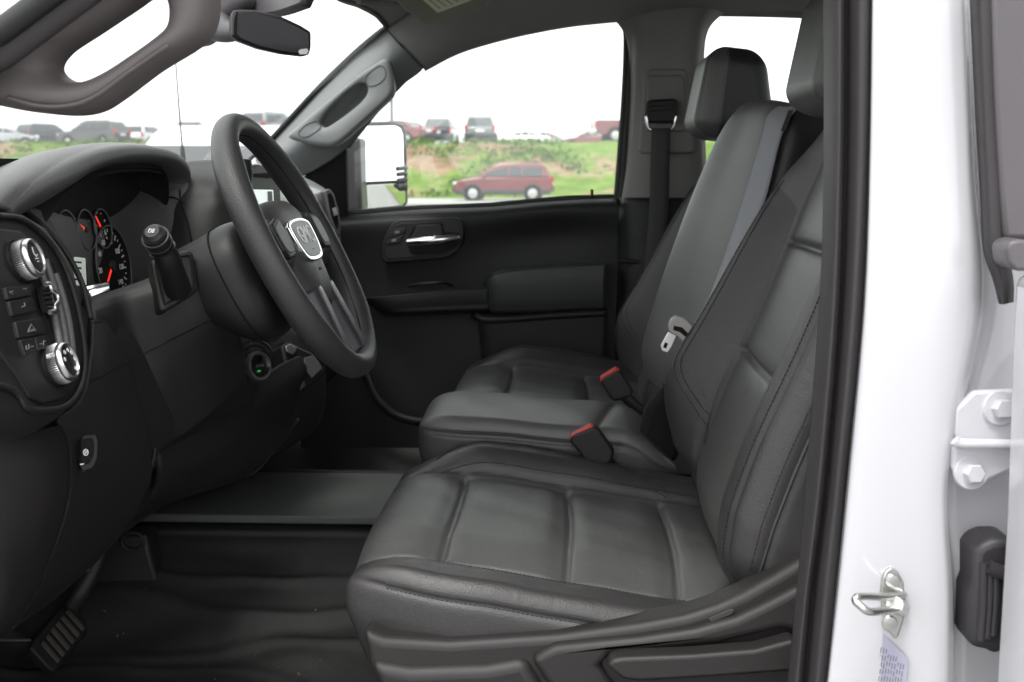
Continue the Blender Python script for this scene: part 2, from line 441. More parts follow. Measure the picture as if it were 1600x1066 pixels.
# flat cover on top of the tunnel
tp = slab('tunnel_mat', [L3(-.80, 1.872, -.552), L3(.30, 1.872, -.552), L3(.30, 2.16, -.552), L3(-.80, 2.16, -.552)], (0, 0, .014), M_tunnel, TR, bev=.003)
# ---- outer shell parts
slab('firewall', [L3(-1.22, 1.12, -.8), L3(-1.22, 2.98, -.8), L3(-1.22, 2.98, -.06), L3(-1.22, 1.12, -.06)], (-.03, 0, 0), M_pure, TR, bev=0)
slab('underbody', [L3(-1.3, 1.14, -.80), L3(1.5, 1.14, -.80), L3(1.5, 2.96, -.80), L3(-1.3, 2.96, -.80)], (0, 0, -.06), M_pure, TR, bev=0)
hd = patch('hood', [[L3(x, y, z + zz) for y, zz in ((1.22, -.10), (1.30, -.02), (1.6, .01), (2.05, .02), (2.5, .01), (2.82, -.02), (2.90, -.10))] for x, z in ((-1.12, -.17), (-1.4, -.18), (-2.0, -.20), (-2.45, -.25))], 24, 40, M_white, TR, th=.02)
# roof skin and headliner
RX = (-.40, -.28, 0.0, .4, .9, 1.42)
def roofnet(dz, ins, rows=None):
    net = []
    for X in RX:
        f = -.045 if X < -.35 else (-.014 if X < -.25 else (0 if X < .8 else -.02))
        net.append([L3(X, y, z + dz + f) for y, z in ((1.22 + ins, .345), (1.28 + ins, .385), (1.5, .425), (2.05, .440), (2.6, .425), (2.82 - ins, .385), (2.88 - ins, .345))])
    return net
patch('roof', roofnet(.075, -.06), 40, 50, M_white, TR, th=.02, off=1)
patch('headliner', roofnet(0, 0), 50, 60, M_liner, TR, th=.012)
# header rail closing roof to windscreen
h1 = [atY(603, 43, 2.775), atY(597, 33, 2.70), atY(586, 22, 2.60), atY(560, 8, 2.45), atY(524, -6, 2.30), L3(-.46, 2.05, .335), L3(-.46, 1.7, .335), L3(-.44, 1.4, .32), L3(-.41, 1.24, .29)]
patch('windscreen_header', [h1, [p + np.array((.03, 0, .012)) for p in h1], [p + np.array((.07, -.01, .03)) for p in h1], [p + np.array((.15, -.02, .075)) for p in h1]], 20, 60, M_liner, TR, th=.01)
tube('windscreen_seal', [atY(380, 258, 2.852), atY(403, 239, 2.85), atY(451, 188, 2.845), atY(501, 134, 2.835), atY(555, 82, 2.82), atY(592, 51, 2.79)] + h1[0:], .006, M_rubber_dark, TR, n=120, seg=8)
# windscreen and its black border
ws = [[L3(-.40 - .72 * k - c_ * (1 - .3 * k), y, zz - k * .58 + .1 * k * k) for y, zz, c_ in ((1.22 - .05 * k, .325, -.02), (1.6, .37, .02), (2.05, .39, .035), (2.5, .37, .02), (2.83 + .06 * k, .325, -.02))] for k in (0, .5, 1)]
patch('windscreen', ws, 20, 30, M_glass, TR, th=0)
# ---- far side: A pillar, roof rail, B pillar
ap = [[(360, 268, 2.86), (382, 262, 2.83), (440, 282, 2.87)],
      [(404, 240, 2.855), (440, 244, 2.825), (490, 268, 2.865)],
      [(452, 190, 2.85), (492, 202, 2.815), (553, 222, 2.855)],
      [(502, 136, 2.84), (545, 148, 2.805), (610, 150, 2.85)],
      [(556, 84, 2.825), (600, 98, 2.795), (655, 114, 2.84)],
      [(604, 45, 2.79), (632, 77, 2.785), (660, 106, 2.835)]]
pil = patch('far_pillar_trim', pxnet(ap), 60, 30, M_pillar, TR, th=.012, off=1)
# seam of the upper trim
tube('trim_seam', [atY(x, y, Y - .003) for x, y, Y in ((604, 46, 2.77), (632, 77, 2.79), (660, 105.5, 2.835))], .0018, M_pocket, pil, n=20, seg=6)
rr = [[(603, 45, 2.772), (632, 77, 2.792), (660, 105, 2.836), (664, 112, 2.87)],
      [(640, 25, 2.73), (690, 52, 2.765), (718, 76, 2.82), (722, 83, 2.87)],
      [(700, 6, 2.66), (745, 28, 2.735), (798, 53, 2.81), (802, 60, 2.87)],
      [(790, -8, 2.58), (830, 8, 2.70), (880, 38, 2.81), (884, 44, 2.87)],
      [(880, -12, 2.58), (912, 4, 2.70), (945, 30, 2.81), (946, 37, 2.87)],
      [(960, -12, 2.58), (980, 2, 2.70), (985, 26, 2.80), (980, 34, 2.87)],
      [(1100, -10, 2.58), (1100, 0, 2.70), (1100, 12, 2.78), (1100, 22, 2.87)],
      [(1300, -10, 2.58), (1300, 0, 2.70), (1300, 12, 2.78), (1300, 20, 2.87)]]
patch('roof_rail', pxnet(rr), 70, 24, M_liner, TR, th=.012, off=1)
bp = [[(955, 24, 2.84), (1000, 14, 2.79), (1050, 8, 2.77), (1110, 8, 2.78), (1135, 16, 2.86)],
      [(978, 60, 2.86), (1004, 48, 2.80), (1050, 45, 2.79), (1090, 45, 2.80), (1106, 50, 2.87)],
      [(985, 120, 2.87), (1000, 110, 2.815), (1050, 108, 2.80), (1085, 108, 2.81), (1100, 112, 2.88)],
      [(982, 200, 2.88), (994, 198, 2.82), (1045, 198, 2.81), (1090, 198, 2.82), (1102, 200, 2.88)],
      [(978, 260, 2.88), (988, 258, 2.825), (1040, 258, 2.815), (1090, 258, 2.82), (1104, 260, 2.88)],
      [(970, 318, 2.88), (976, 318, 2.83), (1030, 318, 2.82), (1095, 318, 2.83), (1110, 320, 2.88)]]
patch('far_door_post', pxnet(bp), 50, 40, M_bpillar, TR, th=.012, off=1)
lo = [[(968, 309, 2.86), (985, 309, 2.81), (1030, 309, 2.80), (1110, 309, 2.82)],
      [(966, 400, 2.86), (985, 400, 2.80), (1030, 400, 2.79), (1110, 400, 2.81)],
      [(962, 480, 2.86), (975, 480, 2.80), (1030, 480, 2.79), (1110, 480, 2.80)],
      [(955, 640, 2.86), (970, 640, 2.80), (1030, 640, 2.79), (1110, 640, 2.80)]]
patch('lower_post_trim', pxnet(lo), 30, 30, M_door, TR, th=.012, off=1)
tube('trim_step', [atY(x, y, 2.795) for x, y in ((968, 407), (985, 408), (1012, 412))], .006, M_door, TR, n=10, seg=8)
slabY('trim_clip', [(1001, 370), (1006, 366), (1006, 386), (1002, 388)], 2.792, .006, M_black, TR, bev=.001)
# belt guide on the far post
bg_ = slabY('belt_guide', [(1008, 114), (1014, 108), (1068, 107), (1074, 112), (1080, 180), (1086, 236), (1080, 240), (1004, 240), (998, 236), (1003, 170)], 2.795, .03, M_bpillar, TR, bev=.006)
rc = slabY('guide_recess', [(1012, 120), (1018, 118), (1064, 117), (1069, 122), (1074, 196), (1070, 206), (1013, 206), (1009, 200)], 2.790, .02, M_bpillar, bg_, bev=.004)
dr = slabY('belt_anchor', [(1008, 162), (1014, 156), (1052, 154), (1061, 158), (1060, 180), (1056, 192), (1012, 192), (1007, 184)], 2.755, .03, M_black, bg_, bev=.006)
slabY('anchor_lip', [(1014, 166), (1052, 164), (1053, 172), (1014, 174)], 2.751, .01, M_black, dr, bev=.002)
tube('anchor_ring', [atY(x, y, 2.75) for x, y in ((1009, 182), (1012, 196), (1018, 203), (1045, 203), (1053, 196), (1057, 182))], .0035, M_chrome, dr, n=24, seg=8)
# belt hanging from the anchor
FB = thing('seat_belt', 'black seat belt webbing hanging straight down from the chrome ring on the far post', 'seat belt', atY(1030, 200, 2.75))
patch('webbing', pxnet([[(1018, 200, 2.745), (1016, 260, 2.75), (1014, 330, 2.76), (1008, 400, 2.77), (1002, 470, 2.775)], [(1048, 200, 2.735), (1046, 260, 2.74), (1044, 330, 2.75), (1036, 400, 2.76), (1030, 470, 2.765)]]), 4, 30, M_web_dark, FB, th=.0015)
# rear door on the far side: frame, glass, lower panel
fr = [(1098, 330), (1097, 110), (1100, 50), (1108, 26), (1122, 18), (1420, 12), (1420, -40), (1060, -40), (1060, 330)]
slabY('far_rear_frame', fr, 2.90, .05, M_rubber_dark, TR, bev=.004)
slabY('far_rear_panel', [(1096, 318), (1700, 318), (1700, 760), (1096, 760)], 2.87, .08, M_door, TR, bev=.006)
o = slabY('far_rear_glass', [(1090, 330), (1090, 10), (1440, 0), (1440, 330)], 2.935, .004, M_glass, TR, bev=0)
slabY('far_rear_frame', [(1425, -20), (1470, -20), (1480, 330), (1435, 330)], 2.90, .05, M_rubber_dark, TR, bev=.004)
# outside skin on the far side below the glass and rear wall of the cab
slab('far_side_skin', [L3(-1.15, 2.99, -.80), L3(1.5, 2.99, -.80), L3(1.5, 2.99, -.11), L3(-1.15, 2.99, -.11)], (0, .02, 0), M_white, TR, bev=.01)
slab('cab_rear_wall', [L3(1.46, 1.14, -.8), L3(1.46, 2.96, -.8), L3(1.46, 2.96, -.02), L3(1.46, 1.14, -.02)], (.05, 0, 0), M_door, TR, bev=.01)
slab('rear_window', [L3(1.45, 1.3, -.02), L3(1.45, 2.8, -.02), L3(1.38, 2.72, .36), L3(1.38, 1.38, .36)], (.004, 0, 0), M_tint, TR, bev=0)
for s, ys in ((0, (1.10, 1.36)), (1, (2.76, 3.0))):
    slab('rear_corner_post', [L3(1.44, ys[0], -.05), L3(1.44, ys[1], -.05), L3(1.36, ys[1], .42), L3(1.36, ys[0], .42)], (.1, 0, 0), M_bpillar, TR, bev=.01)
# ---- near side: sill and door post
slab('door_sill', [L3(-1.1, 1.13, -.80), L3(.26, 1.13, -.80), L3(.26, 1.13, -.67), L3(-1.1, 1.13, -.67)], (0, .10, 0), M_white, TR, bev=.015)
# seal round the doorway: a rounded hollow rubber bead on the post
def strip(name, rows, mt, nu=60, nv=14, th=.006, off=1, parent=TR):
    return patch(name, pxnet(rows), nu, nv, mt, parent, th=th, off=off)
strip('post_inner_trim', [[(1286, -20, 1.30), (1296, -20, 1.245), (1306, -20, 1.235)], [(1287, 180, 1.30), (1296, 180, 1.245), (1303, 180, 1.235)], [(1284, 390, 1.30), (1294, 390, 1.245), (1300, 390, 1.235)],
      [(1274, 560, 1.30), (1284, 560, 1.245), (1293, 560, 1.235)], [(1250, 860, 1.30), (1258, 860, 1.245), (1266, 860, 1.235)], [(1225, 1120, 1.30), (1234, 1120, 1.245), (1240, 1120, 1.235)]], M_pocket, th=.008)
sl = [[(1296, -20, 1.24), (1301, -20, 1.205), (1311, -20, 1.19), (1319, -20, 1.195), (1323, -20, 1.21), (1330, -20, 1.195), (1345, -20, 1.18), (1359, -20, 1.185), (1366, -20, 1.21)],
      [(1295, 260, 1.24), (1300, 260, 1.205), (1309, 260, 1.19), (1317, 260, 1.195), (1321, 260, 1.21), (1328, 260, 1.195), (1342, 260, 1.18), (1354, 260, 1.185), (1361, 260, 1.21)],
      [(1287, 500, 1.24), (1292, 500, 1.205), (1300, 500, 1.19), (1309, 500, 1.195), (1313, 500, 1.21), (1319, 500, 1.195), (1331, 500, 1.18), (1344, 500, 1.185), (1350, 500, 1.21)],
      [(1266, 760, 1.24), (1270, 760, 1.205), (1278, 760, 1.19), (1287, 760, 1.195), (1291, 760, 1.21), (1297, 760, 1.195), (1307, 760, 1.18), (1319, 760, 1.185), (1325, 760, 1.21)],
      [(1247, 930, 1.24), (1251, 930, 1.205), (1258, 930, 1.19), (1266, 930, 1.195), (1270, 930, 1.21), (1277, 930, 1.195), (1289, 930, 1.18), (1304, 930, 1.185), (1309, 930, 1.21)],
      [(1228, 1110, 1.24), (1232, 1110, 1.205), (1240, 1110, 1.19), (1249, 1110, 1.195), (1253, 1110, 1.21), (1260, 1110, 1.195), (1273, 1110, 1.18), (1285, 1110, 1.185), (1292, 1110, 1.21)]]
strip('doorway_seal', sl, M_rubber, nu=80, nv=60, th=.004)
# white door post, one pressed panel with its returns
pw = [[(1350, -30, 1.235), (1362, -30, 1.19), (1372, -30, 1.178), (1440, -30, 1.170), (1490, -30, 1.168), (1510, -30, 1.176), (1530, -30, 1.215), (1640, -30, 1.24)],
      [(1348, 250, 1.235), (1358, 250, 1.19), (1368, 250, 1.174), (1440, 250, 1.164), (1500, 250, 1.162), (1520, 250, 1.170), (1540, 250, 1.21), (1650, 250, 1.23)],
      [(1340, 480, 1.235), (1350, 480, 1.185), (1360, 480, 1.166), (1440, 480, 1.154), (1500, 480, 1.152), (1530, 480, 1.162), (1560, 480, 1.20), (1660, 480, 1.22)],
      [(1320, 740, 1.23), (1326, 740, 1.18), (1338, 740, 1.158), (1420, 740, 1.146), (1465, 740, 1.143), (1482, 740, 1.150), (1500, 740, 1.18), (1650, 740, 1.185)],
      [(1300, 930, 1.23), (1308, 930, 1.175), (1320, 930, 1.152), (1420, 930, 1.141), (1470, 930, 1.138), (1488, 930, 1.146), (1510, 930, 1.18), (1650, 930, 1.185)],
      [(1280, 1120, 1.23), (1289, 1120, 1.17), (1300, 1120, 1.15), (1420, 1120, 1.138), (1470, 1120, 1.135), (1488, 1120, 1.145), (1510, 1120, 1.18), (1650, 1120, 1.185)]]
po = strip('door_post', pw, M_white, nu=90, nv=90, th=.006)
# striker
sk = slabY('striker_plate', [(1384, 893), (1392, 887), (1404, 895), (1412, 910), (1414, 935), (1412, 970), (1404, 995), (1398, 999), (1388, 985), (1380, 960), (1376, 930), (1379, 905)], 1.140, .008, M_zinc, TR, bev=.0015)
st = slabY('striker_lining', [(1376, 895), (1392, 884), (1408, 893), (1417, 912), (1419, 935), (1416, 972), (1407, 1000), (1396, 1003)], 1.1435, .006, M_white, sk, bev=.001)
tube('striker_loop', [atY(x, y, Y) for x, y, Y in ((1412, 930, 1.138), (1385, 933, 1.115), (1355, 932, 1.088), (1340, 933, 1.075), (1337, 939, 1.072), (1344, 946, 1.068), (1358, 956, 1.068), (1385, 954, 1.095), (1408, 952, 1.125), (1412, 952, 1.138))], .0036, M_zinc, sk, n=70, seg=14)
for x, y in ((1394, 909), (1390, 974)):
    lathe('screw', [(0, .003), (.004, .003), (.0065, .0025), (.0075, .0)], atY(x, y, 1.1395), (0, -1, .05), M_zinc, sk, seg=24)
tube('striker_collar', [atY(1398, 945, 1.118), atY(1408, 950, 1.136)], .008, M_zinc, sk, seg=14)
# certification label below it: grey paper with rows of fine print
lab = [(1366, 981), (1371, 980), (1416, 1026), (1419, 1034), (1412, 1110), (1352, 1110)]
P0l = atY(1390, 1040, 1.1385); nl = np.cross(atY(1419, 1034, 1.137) - atY(1366, 981, 1.148), atY(1352, 1110, 1.148) - atY(1366, 981, 1.148)); nl = nl if nl[1] < 0 else -nl
LBp = (atY(1366, 981, 1.1465), nl)
lb = slabP('certification_label', lab, LBp, .0008, M_label, TR, bev=0)
for k in range(11):
    # print rows run down the label, as the sticker is set sideways
    f = k / 10; x0 = 1374 + 38 * f; y0 = 1000 + 34 * f
    for j in range(7):
        ya = y0 + 3 + j * 11 + (k * 5 % 7); ln = 6 + (k * 3 + j * 5) % 4
        if ya + ln > 1108: break
        sl_ = -.17
        slabP('print_row', [(x0 + (ya - y0) * sl_, ya), (x0 + 1.5 + (ya - y0) * sl_, ya), (x0 + 1.5 + (ya + ln - y0) * sl_, ya + ln), (x0 + (ya + ln - y0) * sl_, ya + ln)], (LBp[0] + nl / np.linalg.norm(nl) * .0009, nl), .0002, M_labelink, lb, bev=0)
# rear door hinge on the post
hg = thing_part = slabY('rear_hinge', [(1492, 640), (1506, 628), (1522, 612), (1600, 608), (1600, 690), (1500, 692), (1492, 684)], 1.150, .010, M_weld, TR, bev=.003)
slabY('hinge_leaf', [(1490, 690), (1600, 694), (1600, 728), (1560, 745), (1535, 757), (1504, 756), (1492, 745), (1487, 730)], 1.146, .012, M_weld, hg, bev=.004)
tube('hinge_edge', [atY(x, y, 1.138) for x, y in ((1492, 688), (1500, 693), (1540, 694), (1600, 695))], .005, M_weld, hg, n=20, seg=8)
def bolt(c, nrm, s, mt, parent):
    lathe('washer', [(0, 0.0), (.95 * s, 0), (1.0 * s, -.1 * s), (1.0 * s, -.3 * s)], c, nrm, mt, parent, seg=32)
    lathe('bolt_head', [(0, .55 * s), (.50 * s, .55 * s), (.58 * s, .45 * s), (.58 * s, -.1 * s)], c, nrm, mt, parent, seg=6, sharp=20)
bolt(atY(1564, 638, 1.148), (.15, -1, .1), .0165, M_weld, hg)
bolt(atY(1519, 739, 1.144), (.15, -1, .1), .0165, M_weld, hg)
# wiring boot between post and rear door
bo = slabY('wiring_boot', [(1522, 865), (1532, 850), (1552, 843), (1585, 842), (1592, 860), (1590, 1000), (1570, 1018), (1556, 1028), (1544, 1018), (1518, 1014), (1514, 1000), (1516, 930), (1522, 915)], 1.118, .05, M_boot, TR, bev=.008)
for k in range(3):
    tube('boot_fold', [atY(x, y, 1.116) for x, y in ((1538 + 9 * k, 880 + 4 * k), (1537 + 9 * k, 940), (1533 + 9 * k, 1000 - 4 * k))], .0045, M_boot, bo, n=16, seg=8)
tube('boot_plug', [atY(x, y, 1.112) for x, y in ((1545, 885), (1560, 892), (1590, 900))], .007, M_boot, bo, n=10, seg=10)
# opened rear door: only its hinge edge shows
rd = slab('rear_door', [atY(1583, 424, 1.10), atY(1576, 560, 1.10), atY(1568, 800, 1.10), atY(1552, 1066, 1.10), atY(1530, 1500, 1.10), atY(1830, 1500, 1.10), atY(1840, 424, 1.10)], (0, -.95, 0), M_white, TR, bev=.012)
fg = slabY('rear_door_frame', [(1544, -60), (1551, 150), (1560, 300), (1567, 376), (1720, 376), (1720, -60)], 1.13, .04, M_frame_grey, TR, bev=.006)
sl2 = [[(1514, -20, 1.165), (1522, -20, 1.135), (1535, -20, 1.125), (1550, -20, 1.135), (1556, -20, 1.17)],
       [(1522, 150, 1.165), (1530, 150, 1.135), (1540, 150, 1.125), (1554, 150, 1.135), (1560, 150, 1.17)],
       [(1531, 300, 1.165), (1537, 300, 1.135), (1548, 300, 1.125), (1563, 300, 1.135), (1570, 300, 1.17)],
       [(1536, 390, 1.165), (1541, 390, 1.135), (1554, 390, 1.125), (1568, 390, 1.135), (1576, 390, 1.17)],
       [(1552, 440, 1.165), (1556, 440, 1.135), (1566, 440, 1.125), (1577, 440, 1.135), (1584, 440, 1.17)],
       [(1560, 474, 1.165), (1562, 474, 1.135), (1568, 476, 1.125), (1576, 474, 1.135), (1584, 472, 1.17)]]
strip('rear_doorway_seal', sl2, M_rubber, nu=60, nv=30)
slabY('seal_end', [(1572, 388), (1578, 377), (1592, 374), (1612, 376), (1612, 424), (1588, 424), (1575, 412)], 1.08, .04, M_frame_grey, TR, bev=.008)
# ---- near A pillar with its grab handle, close to the lens
M_npil = mat('near_pillar_grey', (0.075, 0.068, 0.068), .6, grain=.2, gscale=800)
patch('near_pillar_trim', pxnet([[(-420, 400, 1.175), (-370, 400, 1.20), (-330, 398, 1.238)], [(-60, 112, 1.175), (0, 110, 1.20), (56, 105, 1.238)], [(140, -38, 1.175), (180, -24, 1.20), (210, -14, 1.238)], [(420, -240, 1.175), (450, -225, 1.20), (480, -212, 1.24)]]), 30, 16, M_npil, TR, th=.012)
def px_ring(outer, inner, Y0, dY, name, mt, parent, n=72, rad=.012, prof=((0, 1.0), (0, .55), (.10, .16), (.28, 0), (.5, -.06), (.72, 0), (.90, .16), (1, .55), (1, 1.0))):
    """a flat grip with an opening through it: outer and inner outlines joined by rounded rims"""
    O = cr(np.array([atY(*q, Y0) for q in outer]), n, True); I = cr(np.array([atY(*q, Y0) for q in inner]), n, True)
    # align starting points
    k = int(np.argmin(np.linalg.norm(I - O[0], axis=1))); I = np.roll(I, -k, 0)
    ring = []
    for t, h in prof:
        ring.append(O * (1 - t) + I * t + np.array((0, dY * h, 0)))
    V = np.stack(ring, 1).reshape(-1, 3)
    return mk(name, V, grid_faces(n, len(ring), True), mt, parent)
M_grip = mat('grip_grey', (0.118, 0.105, 0.104), 0.6, grain=.15, gscale=1200)
px_ring([(-90, 105), (-40, 60), (20, 62), (90, 15), (150, -35), (230, -75), (300, -60), (322, -10), (315, 40), (290, 68), (230, 105), (170, 150), (135, 171), (95, 178), (40, 174), (-10, 165), (-70, 150)],
        [(68, 100), (85, 75), (130, 45), (190, 5), (215, -12), (238, -14), (252, 5), (252, 35), (235, 55), (200, 80), (160, 106), (130, 121), (105, 125), (80, 118)], 1.20, .05, 'grab_handle', M_grip, TR)
patch('handle_ridge', pxnet([[(10, 152, 1.196), (60, 165, 1.196), (110, 164, 1.196), (150, 148, 1.196), (200, 112, 1.196), (262, 70, 1.196)], [(8, 156, 1.199), (60, 170, 1.199), (112, 169, 1.199), (153, 153, 1.199), (204, 116, 1.199), (266, 74, 1.199)]]), 4, 40, M_grip, TR, th=.003)
tube('near_doorway_seal', [atY(x, y, 1.165) for x, y in ((-420, 385), (-60, 112), (0, 72), (70, 20), (140, -32), (420, -236))], .022, M_rubber, TR, n=30, seg=14, flat=.6)
tube('near_doorway_bead', [atY(x, y, 1.15) for x, y in ((-420, 360), (-60, 90), (0, 50), (60, 6), (130, -45), (420, -255))], .012, M_rubber_dark, TR, n=30, seg=12)
# far grab handle: a sculpted bar on the far pillar
px_far = [(450, 214), (460, 201), (520, 150), (560, 117), (588, 98), (601, 92), (608, 101), (614, 130), (613, 146), (603, 159), (560, 198), (526, 226), (500, 228), (466, 221)]
px_pk = [(500, 192), (506, 178), (524, 158), (548, 138), (562, 130), (572, 133), (573, 146), (562, 161), (544, 176), (522, 192), (508, 199)]
fh = px_ring(px_far, px_pk, 2.755, .045, 'far_grab_handle', M_pillar, TR, n=90, prof=((0, 1.0), (-.02, .5), (.0, .22), (.10, .05), (.22, 0), (.5, -.01), (.90, 0), (.97, .06), (1, .2), (1, 1.0)))
patch('handle_pocket', pxnet([[(490, 196, 2.79), (512, 214, 2.79), (530, 206, 2.79)], [(512, 172, 2.80), (535, 168, 2.812), (556, 176, 2.80)], [(538, 138, 2.80), (556, 148, 2.812), (574, 158, 2.80)], [(558, 118, 2.79), (574, 122, 2.79), (586, 134, 2.79)]]), 20, 20, M_pillar, fh, th=.004)
for q in ([(467, 206), (480, 194), (497, 190), (500, 200), (482, 213), (470, 214)], [(572, 120), (590, 104), (600, 106), (602, 120), (590, 132), (574, 134)]):
    tube('cap_seam', [atY(x, y, 2.7538) for x, y in q], .0007, M_pocket, fh, n=40, closed=True, seg=6)
# black sail panel in the far door corner
# ---- antenna on the far front fender
AN = thing('antenna', 'thin black whip antenna standing on the far front fender, seen through the windscreen', 'antenna', atY(285, 255, 2.92))
tube('mast', [atY(272, 60, 2.92), atY(279, 160, 2.92), atY(285, 232, 2.92)], [.0011, .0016, .0022], M_black, AN, n=12, seg=8)
tube('mast_base', [atY(285, 228, 2.92), atY(286, 250, 2.92), atY(286, 262, 2.92)], [.004, .007, .012], M_black, AN, n=8, seg=12)
slab('fender', [L3(-2.2, 2.86, -.24), L3(-1.0, 2.86, -.13), L3(-1.0, 2.99, -.16), L3(-2.2, 2.99, -.27)], (0, 0, -.45), M_white, TR, bev=.02)

# ================================================================== FAR FRONT DOOR
DR = thing('far_truck_door', 'closed black trimmed passenger door with chrome lever handle and grab ledge', 'door', atY(750, 600, 2.9))
DR['kind'] = 'thing'
Yd = 2.86
def dface(S):
    return S
# trim panel: a sculpted sheet, belt roll at the top, hollow behind the lever
rows = []
xs = [470, 530, 575, 600, 660, 720, 760, 800, 860, 920, 957, 966]
belt = lambda x: np.interp(x, [470, 535, 640, 770, 840, 890, 957, 970], [342, 336, 327, 322, 315, 311, 309, 309])
prof = [(0, 2.905), (3, 2.872), (10, 2.848), (24, 2.842), (60, 2.852), (110, 2.858), (150, 2.858), (200, 2.852), (260, 2.846), (360, 2.85), (460, 2.86)]
net = []
for dy, Y in prof:
    r = []
    for x in xs:
        hollow = .020 * gs(x - 840, 95) * gs(dy - 62, 40)
        bulge = -.012 * gs(x - 655, 75) * gs(dy - 48, 46)
        r.append(atY(x, belt(x) + dy, Y + hollow + bulge))
    net.append(r)
patch('trim_panel', net, 90, 90, M_door, DR, th=.012, off=1)
# belt weatherstrip and glass, window frame
P = [atY(x, belt(x) - 1, 2.905) for x in np.linspace(525, 965, 30)]
tube('belt_seal', P, .007, M_rubber_dark, DR, seg=8)
win = [(520, 345), (560, 215), (612, 150), (660, 105), (720, 75), (800, 52), (880, 37), (950, 30), (966, 36), (974, 52), (972, 110), (966, 210), (957, 330)]
slabY('door_glass', [(500, 350), (556, 205), (608, 140), (655, 98), (718, 66), (800, 43), (880, 28), (955, 22), (978, 30), (984, 52), (980, 210), (970, 340)], 2.93, .004, M_glass, DR, bev=0)
frp = [atY(x, y, 2.89) for x, y in ((548, 222), (610, 148), (657, 105), (718, 73), (800, 50), (880, 35), (945, 28), (966, 31), (977, 46), (978, 90), (974, 170), (968, 250), (962, 330), (957, 450), (953, 600))]
tube('window_seal', frp, .0065, M_rubber_dark, DR, n=120, seg=10)
frp = [atY(x, y, 2.90) for x, y in ((950, 22), (972, 26), (984, 44), (985, 90), (981, 170), (975, 250), (969, 330), (965, 450), (960, 600))]
tube('door_frame_post', frp, .017, M_rubber_dark, DR, n=90, seg=12)
frp = [atY(x, y, 2.925) for x, y in ((540, 228), (606, 140), (655, 97), (718, 64), (800, 41), (880, 26), (950, 18))]
tube('upper_frame', frp, .012, M_rubber_dark, DR, n=80, seg=10)
lp = tube('lock_pin', [atY(925, 296, 2.90), atY(925, 312, 2.90)], .0035, M_black, DR, seg=10)
sail = slabY('sail_panel', [(455, 300), (480, 270), (528, 226), (540, 222), (543, 342), (455, 346)], 2.875, .03, M_pure, DR, bev=.003)
# handle bezel
bz = slabY('handle_bezel', [(595, 383), (600, 370), (612, 350), (624, 343), (712, 340), (722, 344), (725, 354), (725, 378), (716, 392), (702, 402), (690, 405), (603, 411), (596, 406)], 2.822, .02, M_black, DR, bev=.004, seg=3)
slabY('bezel_face', [(600, 383), (606, 368), (615, 354), (626, 348), (711, 345), (718, 349), (720, 356), (720, 376), (712, 388), (699, 397), (688, 400), (607, 406), (601, 402)], 2.8205, .01, M_door, bz, bev=.0025)
slabY('handle_cup', [(638, 386), (637, 372), (645, 355), (656, 349), (686, 347), (692, 351), (694, 362), (716, 364), (720, 370), (718, 382), (706, 388), (690, 396), (648, 398), (640, 394)], 2.8185, .01, M_pure, bz, bev=.002)
slabY('cup_wedge', [(644, 368), (652, 352), (686, 350), (690, 354), (692, 366), (690, 372), (640, 374)], 2.8165, .006, M_black, bz, bev=.002)
hn = tube('lever_handle', [atY(638, 379, 2.802), atY(660, 377, 2.792), atY(690, 374, 2.792), atY(712, 372, 2.802), atY(718, 376, 2.815)], [.0095, .0105, .0100, .0095, .0075], M_chrome, DR, n=40, seg=18)
sw = slabY('lock_switch', [(607, 372), (613, 362), (619, 358), (632, 357), (634, 361), (630, 366), (608, 374)], 2.818, .01, M_black, bz, bev=.0015)
slabY('lock_switch', [(603, 381), (607, 375), (629, 368), (629, 373), (624, 380), (605, 383)], 2.818, .01, M_black, bz, bev=.0015)
for x, y in ((621, 363), (616, 376)):
    slabY('lock_icon', [(x - 4, y - 1.5), (x + 3, y - 2.5), (x + 3, y + 1), (x - 4, y + 2)], 2.8172, .002, M_mark_dim, sw, bev=0)
# ledge, armrest, pocket
lg = patch('grab_ledge', pxnet([
    [(548, 466, 2.85), (600, 463, 2.84), (680, 455, 2.84), (764, 449, 2.84)],
    [(560, 466, 2.80), (602, 463, 2.775), (680, 456, 2.77), (765, 450, 2.77)],
    [(566, 470, 2.795), (604, 467, 2.766), (681, 460, 2.761), (765, 454, 2.761)],
    [(585, 482, 2.80), (612, 482, 2.768), (682, 478, 2.764), (766, 474, 2.764)],
    [(600, 492, 2.81), (622, 492, 2.78), (684, 489, 2.775), (766, 486, 2.775)],
    [(610, 496, 2.86), (626, 496, 2.86), (684, 493, 2.86), (766, 490, 2.86)]]), 40, 40, M_door, DR, th=.008, off=1)
am = patch('armrest', pxnet([
    [(772, 421, 2.85), (790, 420, 2.85), (860, 415, 2.85), (948, 411, 2.85)],
    [(757, 438, 2.79), (778, 424, 2.755), (860, 417, 2.75), (947, 412, 2.75)],
    [(756, 446, 2.785), (776, 430, 2.745), (860, 422, 2.738), (947, 417, 2.738)],
    [(762, 458, 2.785), (774, 452, 2.742), (860, 446, 2.735), (946, 442, 2.735)],
    [(764, 476, 2.79), (774, 480, 2.748), (860, 477, 2.742), (946, 474, 2.742)],
    [(768, 485, 2.80), (776, 490, 2.765), (860, 487, 2.76), (946, 483, 2.76)],
    [(770, 488, 2.86), (780, 494, 2.86), (860, 490, 2.86), (946, 487, 2.86)]]), 60, 50, M_arm, DR, th=.008, off=1)
